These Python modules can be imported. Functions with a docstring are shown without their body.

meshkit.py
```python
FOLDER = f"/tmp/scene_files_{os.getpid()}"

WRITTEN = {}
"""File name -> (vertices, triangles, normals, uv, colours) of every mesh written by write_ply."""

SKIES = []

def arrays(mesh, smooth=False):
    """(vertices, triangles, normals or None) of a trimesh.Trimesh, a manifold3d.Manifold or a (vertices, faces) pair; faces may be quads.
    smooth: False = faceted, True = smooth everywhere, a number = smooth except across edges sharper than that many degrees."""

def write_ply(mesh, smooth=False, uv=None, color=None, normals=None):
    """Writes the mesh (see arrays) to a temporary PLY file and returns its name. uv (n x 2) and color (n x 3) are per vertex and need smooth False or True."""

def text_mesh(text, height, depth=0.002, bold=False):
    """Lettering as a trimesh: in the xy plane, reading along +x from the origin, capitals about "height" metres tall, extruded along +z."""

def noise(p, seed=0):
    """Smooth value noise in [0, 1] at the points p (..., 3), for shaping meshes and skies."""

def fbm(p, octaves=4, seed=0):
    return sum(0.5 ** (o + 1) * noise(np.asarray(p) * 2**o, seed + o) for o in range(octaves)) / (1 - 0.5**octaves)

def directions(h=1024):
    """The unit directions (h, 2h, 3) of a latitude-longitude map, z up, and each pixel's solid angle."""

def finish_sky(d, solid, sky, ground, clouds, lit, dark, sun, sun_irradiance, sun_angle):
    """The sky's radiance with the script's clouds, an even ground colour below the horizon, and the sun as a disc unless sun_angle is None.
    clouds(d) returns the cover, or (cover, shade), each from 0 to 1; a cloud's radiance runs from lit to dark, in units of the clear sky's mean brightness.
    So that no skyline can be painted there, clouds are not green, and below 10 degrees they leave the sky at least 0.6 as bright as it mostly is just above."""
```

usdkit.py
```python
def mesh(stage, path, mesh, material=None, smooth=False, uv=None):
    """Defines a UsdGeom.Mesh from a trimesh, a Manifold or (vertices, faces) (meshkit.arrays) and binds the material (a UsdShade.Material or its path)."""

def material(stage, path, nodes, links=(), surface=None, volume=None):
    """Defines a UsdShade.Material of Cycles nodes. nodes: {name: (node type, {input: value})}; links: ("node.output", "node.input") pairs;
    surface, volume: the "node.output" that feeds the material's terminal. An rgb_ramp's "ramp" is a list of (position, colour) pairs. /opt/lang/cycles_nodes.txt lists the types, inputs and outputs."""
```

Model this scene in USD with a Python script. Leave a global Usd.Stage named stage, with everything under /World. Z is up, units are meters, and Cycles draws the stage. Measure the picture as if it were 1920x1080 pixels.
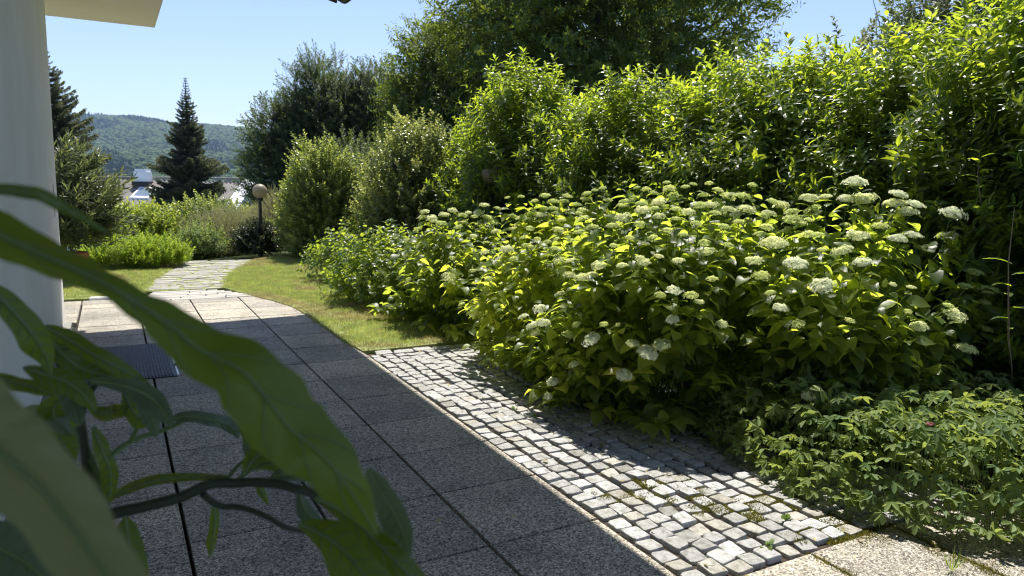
import math, random
import numpy as np, trimesh
from scipy.spatial.transform import Rotation
from shapely.geometry import Polygon, Point
from shapely import affinity
from pxr import Usd, UsdGeom, UsdLux, UsdShade, Gf, Vt, Sdf
import usdkit, meshkit

stage = Usd.Stage.CreateInMemory()
UsdGeom.SetStageUpAxis(stage, "Z")
UsdGeom.SetStageMetersPerUnit(stage, 1.0)
UsdGeom.Xform.Define(stage, "/World")
stage.SetDefaultPrim(stage.GetPrimAtPath("/World"))

# ------------------------------------------------------------------ camera
EYE, PX_F = 1.55, 1355.0
PITCH, ROLL, YAW = 0.1453415, -0.02574726, 0.5052616
_f = np.array([math.sin(YAW) * math.cos(PITCH), math.cos(YAW) * math.cos(PITCH), -math.sin(PITCH)])
_r = np.array([math.cos(YAW), -math.sin(YAW), 0.0])
_d = np.cross(_f, _r)
_c, _s = math.cos(ROLL), math.sin(ROLL)
CAM = np.array([_c * _r + _s * _d, -_s * _r + _c * _d, _f])        # rows: right, down, forward
cam = UsdGeom.Camera.Define(stage, "/World/camera")
m = np.eye(4)
m[0, :3], m[1, :3], m[2, :3], m[3, :3] = CAM[0], -CAM[1], -CAM[2], (0, 0, EYE)
cam.AddTransformOp().Set(Gf.Matrix4d(*m.ravel().tolist()))
cam.CreateHorizontalApertureAttr(36.0)
cam.CreateVerticalApertureAttr(20.25)
cam.CreateFocalLengthAttr(36.0 * PX_F / 1920)
cam.CreateFStopAttr(8.5)
cam.CreateFocusDistanceAttr(2.6)
cam.CreateClippingRangeAttr((0.02, 20000.0))
cam.CreateExposureAttr(0.78)

# ------------------------------------------------------------------ sky and sun
SUN_AZ, SUN_EL = math.radians(30.5), math.radians(63.5)
sky_m = usdkit.material(stage, "/World/Looks/sky", {
    "sky": ("sky_texture", {"sky_type": "single_scattering", "sun_disc": False, "sun_elevation": SUN_EL, "sun_rotation": SUN_AZ,
                            "air_density": 1.0, "aerosol_density": 0.4, "ozone_density": 2.0}),
    "tint": ("mix", {"mix_type": "multiply", "fac": 1.0, "color2": (.92, .88, 1.0)}), "bg": ("background_shader", {"strength": 0.10})}, [("sky.color", "tint.color1"), ("tint.color", "bg.color")], surface="bg.background")
dome = UsdLux.DomeLight.Define(stage, "/World/sky")
UsdShade.MaterialBindingAPI.Apply(dome.GetPrim()).Bind(sky_m)
dome.GetPrim().SetCustomDataByKey("kind", "structure")
sun = UsdLux.DistantLight.Define(stage, "/World/sun")
sun.CreateAngleAttr(0.53)
sun.CreateIntensityAttr(1.25)
sun.CreateNormalizeAttr(True)
sun.CreateColorAttr(Gf.Vec3f(1.0, 0.955, 0.88))
SUN = np.array([math.sin(SUN_AZ) * math.cos(SUN_EL), math.cos(SUN_AZ) * math.cos(SUN_EL), math.sin(SUN_EL)])
_x = np.cross([0, 0, 1.0], SUN); _x /= np.linalg.norm(_x)
m = np.eye(4); m[0, :3], m[1, :3], m[2, :3] = _x, np.cross(SUN, _x), SUN
sun.AddTransformOp().Set(Gf.Matrix4d(*m.ravel().tolist()))

# ------------------------------------------------------------------ helpers
def ray(px, py):
    return CAM.T @ np.array([(px - 960) / PX_F, (py - 540) / PX_F, 1.0])
def at(px, py, depth):                 # the point seen at a photo pixel, depth metres ahead
    return ray(px, py) * depth + [0, 0, EYE]
def gnd(px, py, z=0.0):
    w = ray(px, py); return (w * (z - EYE) / w[2] + [0, 0, EYE])[:2]
def depth_of(p):
    return (np.asarray(p) - [0, 0, EYE]) @ CAM[2]

RNG = np.random.default_rng(7)
random.seed(7)
_names = {}
def path_for(parent, name):
    k = parent + "/" + name
    n = _names.get(k, 0); _names[k] = n + 1
    return k if n == 0 else f"{k}_{n:03d}"
BASE = {"/World": np.zeros(3)}
def tag(prim, label=None, cat=None, group=None, kind=None):
    for k, v in (("label", label), ("category", cat), ("group", group), ("kind", kind)):
        if v: prim.SetCustomDataByKey(k, v)
def thing(name, label, cat, loc=(0, 0, 0), group=None):
    p = path_for("/World", name)
    x = UsdGeom.Xform.Define(stage, p)
    x.AddTranslateOp().Set(Gf.Vec3d(*map(float, loc)))
    tag(x.GetPrim(), label, cat, group)
    BASE[p] = np.asarray(loc, float)
    return p
def structure(name):
    p = path_for("/World", name)
    x = UsdGeom.Xform.Define(stage, p); tag(x.GetPrim(), kind="structure"); BASE[p] = np.zeros(3)
    return p
def part(parent, name, mesh, mat, smooth=False, label=None, kind=None, group=None, cat=None):
    """a mesh prim under parent, its points given in world coordinates"""
    p = path_for(parent, name)
    v, f = (mesh.vertices, mesh.faces) if hasattr(mesh, "vertices") else mesh
    v = np.asarray(v, float) - BASE[parent]
    BASE[p] = BASE[parent]
    pr = usdkit.mesh(stage, p, (v, np.asarray(f, int)), mat, smooth=smooth).GetPrim()
    tag(pr, label, cat, group, kind)
    return p
def join(*ms):
    vs, fs, n = [], [], 0
    for q in ms:
        v, f = (q.vertices, q.faces) if hasattr(q, "vertices") else q
        v, f = np.asarray(v, float), np.asarray(f, int)
        if f.shape[1] == 4: f = np.vstack([f[:, [0, 1, 2]], f[:, [0, 2, 3]]])
        vs.append(v); fs.append(f + n); n += len(v)
    return np.vstack(vs), np.vstack(fs)
def box(x0, x1, y0, y1, z0, z1, bev=0.0):
    if bev <= 0:
        b = trimesh.creation.box([x1 - x0, y1 - y0, z1 - z0]); b.apply_translation([(x0 + x1) / 2, (y0 + y1) / 2, (z0 + z1) / 2])
        return np.array(b.vertices), np.array(b.faces)
    xs = [(x0, x1, y0, y1, z0), (x0, x1, y0, y1, z1 - bev), (x0 + bev, x1 - bev, y0 + bev, y1 - bev, z1)]
    v = []
    for a, b, c, d, z in xs: v += [(a, c, z), (b, c, z), (b, d, z), (a, d, z)]
    f = []
    for k in range(2):
        for i in range(4):
            j = (i + 1) % 4; f += [(k * 4 + i, k * 4 + j, k * 4 + 4 + j), (k * 4 + i, k * 4 + 4 + j, k * 4 + 4 + i)]
    f += [(8, 9, 10), (8, 10, 11), (0, 2, 1), (0, 3, 2)]
    return np.array(v, float), np.array(f)
def tube(points, radii, sides=6, cap=True):
    p = np.asarray(points, float); n = len(p)
    r = np.broadcast_to(np.asarray(radii, float), (n,))
    t = np.gradient(p, axis=0); t /= np.linalg.norm(t, axis=1, keepdims=True) + 1e-12
    a = np.cross(t, np.where(np.abs(t[:, 2:]) < 0.9, [0, 0, 1.0], [1.0, 0, 0])); a /= np.linalg.norm(a, axis=1, keepdims=True) + 1e-12
    for i in range(1, n):
        if a[i] @ a[i - 1] < 0: a[i] = -a[i]
    b = np.cross(t, a); th = np.arange(sides) * 2 * np.pi / sides
    v = (p[:, None] + r[:, None, None] * (np.cos(th)[None, :, None] * a[:, None] + np.sin(th)[None, :, None] * b[:, None])).reshape(-1, 3)
    i, j = np.meshgrid(np.arange(n - 1), np.arange(sides), indexing="ij")
    q = np.stack([i * sides + j, i * sides + (j + 1) % sides, (i + 1) * sides + (j + 1) % sides, (i + 1) * sides + j], -1).reshape(-1, 4)
    f = np.vstack([q[:, [0, 1, 2]], q[:, [0, 2, 3]]])
    if cap:
        c0 = len(v); v = np.vstack([v, p[:1], p[-1:]]); k = np.arange(sides)
        f = np.vstack([f, np.stack([np.full(sides, c0), (k + 1) % sides, k], 1), np.stack([np.full(sides, c0 + 1), (n - 1) * sides + k, (n - 1) * sides + (k + 1) % sides], 1)])
    return v, f
def lathe(profile, centre, sides=24):
    pr = np.asarray(profile, float); th = np.arange(sides) * 2 * np.pi / sides
    v = np.stack([pr[:, None, 0] * np.cos(th), pr[:, None, 0] * np.sin(th), np.broadcast_to(pr[:, None, 1], (len(pr), sides))], -1).reshape(-1, 3) + centre
    i, j = np.meshgrid(np.arange(len(pr) - 1), np.arange(sides), indexing="ij")
    q = np.stack([i * sides + j, i * sides + (j + 1) % sides, (i + 1) * sides + (j + 1) % sides, (i + 1) * sides + j], -1).reshape(-1, 4)
    return v, np.vstack([q[:, [0, 1, 2]], q[:, [0, 2, 3]]])
def frames(d, up):
    """rotation matrices (n,3,3) whose columns are x, y=d, z near up"""
    d = np.atleast_2d(d).astype(float); up = np.broadcast_to(np.asarray(up, float), d.shape)
    y = d / (np.linalg.norm(d, axis=1, keepdims=True) + 1e-12)
    z = up - (up * y).sum(1, keepdims=True) * y
    bad = np.linalg.norm(z, axis=1) < 1e-3
    z[bad] = np.cross(y[bad], [1, 0, 0.01])
    z /= np.linalg.norm(z, axis=1, keepdims=True)
    return np.stack([np.cross(y, z), y, z], -1)
def stamp(mesh, R, s, t):
    """copies of one mesh: rotation (n,3,3), scale (n,), place (n,3) -> one joined mesh"""
    v, f = mesh; n = len(t)
    V = np.einsum("nij,kj->nki", R * np.asarray(s)[:, None, None], v) + np.asarray(t)[:, None]
    F = f[None] + (np.arange(n) * len(v))[:, None, None]
    return V.reshape(-1, 3), F.reshape(-1, 3)
def unit(v):
    v = np.asarray(v, float); return v / (np.linalg.norm(v, axis=-1, keepdims=True) + 1e-12)

# ------------------------------------------------------------------ leaves
PROF = {"lance": lambda t: np.sin(np.pi * np.clip(t, 0, 1) ** 0.8) ** 0.9, "ovate": lambda t: np.sin(np.pi * np.clip(t, 0, 1) ** 0.62) ** 0.8,
        "round": lambda t: np.sqrt(np.clip(1 - (2 * t - 1) ** 2, 0, 1)) ** 0.8, "ellip": lambda t: np.sin(np.pi * np.clip(t, 0, 1)) ** 0.85}
def leaf(L, W, prof="lance", fold=0.25, curl=-0.5, n=5, wave=0.0, seed=0):
    """blade along +y from the origin, face +z; fold lifts the edges, curl bends the midrib"""
    t = np.linspace(0, 1, n); w = W / 2 * PROF[prof](t); w[-1] = W * 0.012; w[0] = W * 0.03
    a = curl * t; ds = L / (n - 1)
    y = np.concatenate([[0], np.cumsum(np.cos((a[1:] + a[:-1]) / 2) * ds)]); z = np.concatenate([[0], np.cumsum(np.sin((a[1:] + a[:-1]) / 2) * ds)])
    ph = seed * 1.7
    lz = np.sin(t * 9 + ph) * wave * W; rz = np.sin(t * 9 + ph + 2) * wave * W
    nz, ny = np.cos(a), -np.sin(a)
    Lf = np.stack([-w * math.cos(fold), y + ny * (w * math.sin(fold) + lz), z + nz * (w * math.sin(fold) + lz)], 1)
    Rt = np.stack([w * math.cos(fold), y + ny * (w * math.sin(fold) + rz), z + nz * (w * math.sin(fold) + rz)], 1)
    M = np.stack([0 * t, y, z], 1)
    v = np.stack([Lf, M, Rt], 1).reshape(-1, 3); f = []
    for i in range(n - 1):
        a0 = i * 3
        f += [(a0, a0 + 1, a0 + 4), (a0, a0 + 4, a0 + 3), (a0 + 1, a0 + 2, a0 + 5), (a0 + 1, a0 + 5, a0 + 4)]
    return v, np.array(f)
def palmate(R, lobes=5, seed=0):
    """a cut geranium leaf, stalk joint at the origin, pointing +y"""
    g = np.random.default_rng(seed); pts = []
    span = math.radians(290)
    N = lobes * 6
    for i in range(N + 1):
        u = i / N; a = -span / 2 + span * u; q = (u * lobes) % 1
        if i == N: q = 0
        r = {0: .42, 1: .74, 2: .88, 3: 1.0, 4: .9, 5: .72}[int(round(q * 6)) % 6] * R * (1 - .25 * abs(2 * u - 1) ** 2) * g.uniform(.9, 1.08)
        pts.append((r * math.sin(a), r * math.cos(a), 0.12 * r * math.cos(q * 2 * math.pi) - .9 * r * r / R * .35))
    v = np.array([(0, 0, 0)] + pts); f = np.array([(0, i + 2, i + 1) for i in range(N)])
    return v, f
def sprig(L, nodes, leafs, spread, whorl=2, twist=1.57, r=0.002, start=0.1, tip=0.75, droop=0.0, seed=0, stem=True):
    """a leafy shoot along +z"""
    g = np.random.default_rng(seed); out = []
    if stem: out.append(tube([(0, 0, 0), (0, 0, L * .5), (0, 0, L)], [r, r * .7, r * .3], 3, cap=False))
    for i in range(nodes):
        u = start + (1 - start) * i / max(nodes - 1, 1)
        for k in range(whorl):
            ang = i * twist + k * 2 * math.pi / whorl + g.normal() * .25
            el = spread * (1 - .55 * u ** 2) + g.normal() * .12
            d = np.array([math.cos(ang) * math.sin(el), math.sin(ang) * math.sin(el), math.cos(el) - droop])
            upv = np.array([-math.cos(ang) * math.cos(el), -math.sin(ang) * math.cos(el), math.sin(el) + .2]) + g.normal(size=3) * .25
            R = frames(d, upv)
            out.append(stamp(leafs[g.integers(len(leafs))], R, [(1 - (1 - tip) * u) * g.uniform(.75, 1.1)], np.array([[0, 0, L * u]])))
    return join(*out)

# ------------------------------------------------------------------ materials
LK = "/World/Looks/"
def leaf_mat(name, refl, trans, rough=0.4, mixf=0.45, var=0.25, spec=0.4, hue=1.0):
    refl, trans = np.array(refl), np.array(trans)
    r0, r1, t0, t1 = refl * (1 - var), np.minimum(refl * (1 + var) * (1 + hue * np.array([.15, 0, -.1])), .95), trans * (1 - var), np.minimum(trans * (1 + var) * (1 + hue * np.array([.1, 0, -.1])), .97)
    return usdkit.material(stage, LK + name, {
        "g": ("geometry", {}), "oi": ("object_info", {}),
        "a": ("math", {"math_type": "add"}), "fr": ("math", {"math_type": "fraction"}),
        "cr": ("rgb_ramp", {"ramp": [(0, r0), (.5, refl), (1, r1)]}), "ct": ("rgb_ramp", {"ramp": [(0, t0), (.5, trans), (1, t1)]}),
        "p": ("principled_bsdf", {"roughness": rough, "specular_ior_level": spec}), "t": ("translucent_bsdf", {}), "m": ("mix_closure", {"fac": mixf})},
        [("g.random_per_island", "a.value1"), ("oi.random", "a.value2"), ("a.value", "fr.value1"), ("fr.value", "cr.fac"), ("fr.value", "ct.fac"), ("cr.color", "p.base_color"), ("ct.color", "t.color"),
         ("p.BSDF", "m.closure1"), ("t.BSDF", "m.closure2")], surface="m.closure")
def plain(name, col, rough=0.7, spec=0.3, bump=0.0, scale=60.0, var=0.12, metallic=0.0):
    col = np.array(col)
    return usdkit.material(stage, LK + name, {
        "g": ("geometry", {}), "n": ("noise_texture", {"scale": scale, "detail": 5.0, "roughness": .6}), "n2": ("noise_texture", {"scale": scale / 17, "detail": 3.0}),
        "mx": ("mix_float", {"fac": .5}),
        "c": ("rgb_ramp", {"ramp": [(.25, col * (1 - var)), (.75, np.minimum(col * (1 + var), 1))]}), "b": ("bump", {"strength": bump, "distance": .004}),
        "p": ("principled_bsdf", {"roughness": rough, "specular_ior_level": spec, "metallic": metallic})},
        [("g.position", "n.vector"), ("g.position", "n2.vector"), ("n.fac", "mx.a"), ("n2.fac", "mx.b"), ("mx.result", "c.fac"), ("c.color", "p.base_color"), ("n.fac", "b.height"), ("b.normal", "p.normal")], surface="p.BSDF")
M = {}
M["hydrangea_leaf"] = leaf_mat("hydrangea_leaf", (.072, .118, .032), (.68, .81, .08), .40, .57, .32)
M["hedge_leaf"] = leaf_mat("hedge_leaf", (.046, .084, .014), (.53, .68, .045), .36, .52, .34)
M["cherry_leaf"] = leaf_mat("cherry_leaf", (.05, .09, .02), (.32, .42, .04), .38, .45)
M["dark_tree_leaf"] = leaf_mat("dark_tree_leaf", (.05, .08, .03), (.20, .28, .05), .45, .4)
M["shrub_leaf"] = leaf_mat("shrub_leaf", (.14, .185, .075), (.50, .58, .10), .3, .5)
M["rose_leaf"] = leaf_mat("rose_leaf", (.15, .18, .075), (.46, .52, .12), .25, .45, .35)
M["spirea_leaf"] = leaf_mat("spirea_leaf", (.16, .22, .035), (.55, .66, .07), .4, .45)
M["willow_leaf"] = leaf_mat("willow_leaf", (.21, .22, .11), (.42, .44, .16), .45, .4, .35)
M["broad_leaf"] = leaf_mat("broad_leaf", (.065, .112, .034), (.52, .66, .06), .35, .45)
M["dark_leaf"] = leaf_mat("dark_leaf", (.045, .06, .028), (.10, .13, .04), .35, .3)
M["lime_leaf"] = leaf_mat("lime_leaf", (.16, .25, .035), (.45, .60, .05), .5, .5)
M["oleander_leaf"] = leaf_mat("oleander_leaf", (.065, .085, .05), (.24, .29, .08), .35, .35)
M["geranium_leaf"] = leaf_mat("geranium_leaf", (.13, .20, .075), (.38, .48, .10), .6, .4, .3, .25)
M["needle"] = leaf_mat("needle", (.10, .12, .07), (.20, .23, .09), .5, .35)
M["pepper_leaf"] = leaf_mat("pepper_leaf", (.045, .082, .022), (.31, .44, .025), .42, .52, .15)
M["pepper_leaf_pale"] = leaf_mat("pepper_leaf_pale", (.17, .21, .14), (.36, .44, .12), .5, .35, .1)
M["pepper_leaf_grey"] = leaf_mat("pepper_leaf_grey", (.12, .17, .115), (.16, .24, .06), .45, .25, .15)
M["pale_shrub_leaf"] = leaf_mat("pale_shrub_leaf", (.16, .18, .09), (.30, .34, .12), .45, .35)
M["grass"] = leaf_mat("grass", (.27, .33, .10), (.52, .60, .15), .55, .4, .3)
M["dry_grass"] = leaf_mat("dry_grass", (.42, .37, .17), (.45, .40, .17), .6, .3, .3)
M["moss"] = leaf_mat("moss", (.14, .13, .02), (.26, .26, .03), .7, .3, .3)
M["weed"] = leaf_mat("weed", (.10, .18, .03), (.38, .5, .05), .5, .45)
M["petal_white"] = leaf_mat("petal_white", (.82, .85, .64), (.90, .93, .64), .6, .5, .06, .15, 0)
M["petal_cream"] = leaf_mat("petal_cream", (.80, .84, .50), (.92, .95, .50), .6, .5, .08, .15, .2)
M["petal_lime"] = leaf_mat("petal_lime", (.64, .72, .30), (.85, .93, .34), .6, .52, .10, .15, .3)
M["petal_pink"] = leaf_mat("petal_pink", (.28, .09, .12), (.4, .1, .15), .6, .25, .15)
M["green_stem"] = plain("green_stem", (.10, .16, .05), .5, bump=.1)
M["leaf_vein"] = plain("leaf_vein", (.13, .18, .07), .5, bump=.1)
M["pepper_stem"] = plain("pepper_stem", (.035, .05, .028), .5, bump=.1)
M["woody"] = plain("woody", (.16, .12, .085), .85, bump=.5, scale=120)
M["bark"] = plain("bark", (.07, .055, .042), .9, bump=.8, scale=40, var=.35)
M["dry_twig"] = plain("dry_twig", (.20, .16, .12), .85, scale=80)
M["soil"] = plain("soil", (.05, .038, .026), .95, bump=1.0, scale=70, var=.5)
M["far_ground"] = plain("far_ground", (.06, .085, .03), .95, bump=.4, scale=2.0, var=.4)
M["lawn_soil"] = plain("lawn_soil", (.24, .27, .10), .95, bump=1.0, scale=120, var=.4)
M["forest_floor"] = plain("forest_floor", (.03, .05, .018), .95, scale=.05)
M["crown"] = leaf_mat("crown", (.06, .10, .03), (.08, .12, .03), .7, .2, .45, .1)
M["crown_dark"] = leaf_mat("crown_dark", (.025, .048, .022), (.03, .05, .02), .7, .2, .35, .1)
M["stucco"] = usdkit.material(stage, LK + "stucco", {
    "g": ("geometry", {}), "mp": ("mapping", {"scale": (170.0, 170.0, 16.0)}), "n": ("noise_texture", {"scale": 1.0, "detail": 6.0, "roughness": .65}), "n2": ("noise_texture", {"scale": 1.3, "detail": 6.0}),
    "c": ("rgb_ramp", {"ramp": [(.25, (.76, .76, .73)), (.5, (.84, .84, .815)), (.75, (.88, .88, .86))]}), "c2": ("rgb_ramp", {"ramp": [(.3, (.92, .915, .89)), (.6, (1, 1, 1))]}), "mx": ("mix", {"mix_type": "multiply", "fac": 1.0}),
    "b": ("bump", {"strength": .8, "distance": .004}), "p": ("principled_bsdf", {"roughness": .9, "specular_ior_level": .2})},
    [("g.position", "mp.vector"), ("mp.vector", "n.vector"), ("g.position", "n2.vector"), ("n.fac", "c.fac"), ("n2.fac", "c2.fac"), ("c.color", "mx.color1"), ("c2.color", "mx.color2"), ("mx.color", "p.base_color"), ("n.fac", "b.height"), ("b.normal", "p.normal")], surface="p.BSDF")
M["soffit"] = plain("soffit", (.88, .80, .74), .85, .2, bump=.2, scale=30, var=.07)
M["plinth"] = plain("plinth", (.24, .24, .22), .9, .2, bump=.6, scale=150, var=.25)
M["black_metal"] = plain("black_metal", (.018, .018, .018), .45, .4, bump=.05)
M["gutter_metal"] = plain("gutter_metal", (.03, .026, .022), .35, .5)
M["roof_tile"] = plain("roof_tile", (.06, .05, .045), .8, .3, bump=.3)
M["rubber"] = plain("rubber", (.022, .024, .03), .5, .45, bump=.2, scale=200, var=.25)
M["steel"] = plain("steel", (.55, .55, .53), .35, .5, metallic=.9)
M["terracotta"] = plain("terracotta", (.36, .15, .075), .85, .2, bump=.3)
M["globe"] = usdkit.material(stage, LK + "globe", {
    "g": ("geometry", {}), "n": ("noise_texture", {"scale": 18.0, "detail": 5.0}), "c": ("rgb_ramp", {"ramp": [(.3, (.30, .25, .17)), (.7, (.46, .41, .31))]}),
    "p": ("principled_bsdf", {"roughness": .45}), "t": ("translucent_bsdf", {"color": (.5, .45, .34)}), "m": ("mix_closure", {"fac": .4})},
    [("g.position", "n.vector"), ("n.fac", "c.fac"), ("c.color", "p.base_color"), ("p.BSDF", "m.closure1"), ("t.BSDF", "m.closure2")], surface="m.closure")
M["fibre_cement"] = plain("fibre_cement", (.23, .215, .195), .9, .2, bump=.3, scale=25, var=.25)
M["white_paint"] = plain("white_paint", (.78, .79, .80), .6, .3)
M["skylight_glass"] = usdkit.material(stage, LK + "skylight_glass", {"p": ("principled_bsdf", {"base_color": (.35, .42, .46), "roughness": .08, "specular_ior_level": .9, "metallic": .6})}, surface="p.BSDF")
M["aggregate"] = usdkit.material(stage, LK + "aggregate", {
    "g": ("geometry", {}), "oi": ("object_info", {}), "v": ("voronoi_texture", {"scale": 135.0, "randomness": 1.0}), "e": ("voronoi_texture", {"scale": 135.0, "feature": "distance_to_edge"}),
    "s": ("separate_color", {}), "c": ("rgb_ramp", {"ramp": [(0, (.10, .09, .08)), (.2, (.33, .295, .24)), (.55, (.60, .54, .435)), (.8, (.82, .745, .61)), (1, (.95, .89, .77))]}),
    "er": ("rgb_ramp", {"ramp": [(.0, (.06, .055, .05)), (.14, (.62, .62, .62)), (.3, (1, 1, 1))]}),
    "n": ("noise_texture", {"scale": 2.2, "detail": 5.0}), "nr": ("rgb_ramp", {"ramp": [(.3, (.66, .66, .66)), (.5, (.95, .95, .94)), (.7, (1.1, 1.09, 1.06))]}),
    "m1": ("mix", {"mix_type": "multiply", "fac": .62}), "m2": ("mix", {"mix_type": "multiply", "fac": 1.0}),
    "ov": ("rgb_ramp", {"ramp": [(0, (.74, .745, .75)), (1, (1.1, 1.08, 1.03))]}), "m3": ("mix", {"mix_type": "multiply", "fac": 1.0}),
    "inv": ("math", {"math_type": "minimum", "value2": .2}), "b": ("bump", {"strength": .5, "distance": .008}), "p": ("principled_bsdf", {"roughness": .62, "specular_ior_level": .35})},
    [("g.position", "v.vector"), ("g.position", "e.vector"), ("g.position", "n.vector"), ("v.color", "s.color"), ("s.r", "c.fac"), ("e.distance", "er.fac"), ("c.color", "m1.color1"), ("er.color", "m1.color2"),
     ("n.fac", "nr.fac"), ("m1.color", "m2.color1"), ("nr.color", "m2.color2"), ("oi.random", "ov.fac"), ("m2.color", "m3.color1"), ("ov.color", "m3.color2"), ("m3.color", "p.base_color"),
     ("e.distance", "inv.value1"), ("inv.value", "b.height"), ("b.normal", "p.normal")], surface="p.BSDF")
def granite(name, tint):
    tint = np.array(tint)
    return usdkit.material(stage, LK + name, {
        "g": ("geometry", {}), "oi": ("object_info", {}), "n": ("noise_texture", {"scale": 300.0, "detail": 3.0, "roughness": .6}), "n2": ("noise_texture", {"scale": 28.0, "detail": 4.0}),
        "c": ("rgb_ramp", {"ramp": [(.33, tint * .12), (.42, tint * .62), (.50, tint * 1.0), (.66, np.minimum(tint * 1.3, 1))]}), "c2": ("rgb_ramp", {"ramp": [(.3, (.62, .60, .55)), (.55, (1.0, 1.0, .99)), (.7, (1.06, 1.06, 1.06))]}),
        "ov": ("rgb_ramp", {"ramp": [(0, (.76, .75, .72)), (.5, (.98, .98, .97)), (1, (1.14, 1.14, 1.14))]}), "m1": ("mix", {"mix_type": "multiply", "fac": 1.0}), "m2": ("mix", {"mix_type": "multiply", "fac": 1.0}),
        "b": ("bump", {"strength": .6, "distance": .004}), "p": ("principled_bsdf", {"roughness": .75, "specular_ior_level": .3})},
        [("g.position", "n.vector"), ("g.position", "n2.vector"), ("n.fac", "c.fac"), ("n2.fac", "c2.fac"), ("oi.random", "ov.fac"), ("c.color", "m1.color1"), ("c2.color", "m1.color2"), ("m1.color", "m2.color1"), ("ov.color", "m2.color2"),
         ("m2.color", "p.base_color"), ("n2.fac", "b.height"), ("b.normal", "p.normal")], surface="p.BSDF")
GRAN = [granite("granite_grey", (.39, .39, .385)), granite("granite_pale", (.44, .44, .43)), granite("granite_warm", (.40, .385, .34)), granite("granite_dull", (.32, .32, .30))]
M["joint_sand"] = plain("joint_sand", (.075, .055, .038), .95, bump=1.0, scale=150, var=.6)
M["joint_dark"] = plain("joint_dark", (.02, .018, .015), .95, bump=.6, scale=150, var=.5)
M["path_stone"] = plain("path_stone", (.40, .38, .34), .85, bump=.5, scale=50, var=.2)

# ------------------------------------------------------------------ air
hz = box(-2600, 3400, -600, 4200, -60, 330)
hm = usdkit.material(stage, LK + "haze", {"v": ("principled_volume", {"color": (.50, .72, 1.0), "density": .00012, "anisotropy": .2})}, volume="v.volume")
usdkit.mesh(stage, "/World/haze", hz, hm)
tag(stage.GetPrimAtPath("/World/haze"), kind="stuff")

# ------------------------------------------------------------------ ground, hills
def fall(x, y):
    d = y * .94 - x * .34 - 14.2
    return np.where(d > 0, -30 * (1 - np.exp(-np.maximum(d, 0) ** 1.25 / 130)), 0.0)
def ground_z(x, y): return fall(np.asarray(x, float), np.asarray(y, float))
def grid(xs, ys, zf):
    X, Y = np.meshgrid(xs, ys, indexing="ij"); Z = zf(X, Y); n, k = X.shape
    v = np.stack([X, Y, Z], -1).reshape(-1, 3); i, j = np.meshgrid(np.arange(n - 1), np.arange(k - 1), indexing="ij")
    q = np.stack([i * k + j, (i + 1) * k + j, (i + 1) * k + j + 1, i * k + j + 1], -1).reshape(-1, 4)
    return v, np.vstack([q[:, [0, 1, 2]], q[:, [0, 2, 3]]])
def spread(lo, hi, n): u = np.linspace(-1, 1, n); return np.where(u < 0, -lo, hi) * np.abs(u) ** 3 * 1.0 + 0 * u if False else np.sign(u) * np.abs(u) ** 3 * np.where(u < 0, abs(lo), hi)
xs, ys = spread(-2400, 3200, 120), spread(-250, 4000, 120) + 5
v, f = grid(xs, ys, lambda X, Y: ground_z(X, Y) - .06 + np.where(np.hypot(X, Y) > 25, 1.2 * (meshkit.fbm(np.stack([X / 40, Y / 40, 0 * X], -1), 3, 3) - .5), 0))
p = part("/World", "ground", (v, f), M["far_ground"], smooth=True, kind="structure")
yaw_of = lambda px: math.atan2(*(ray(px, 322)[:2]))
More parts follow.
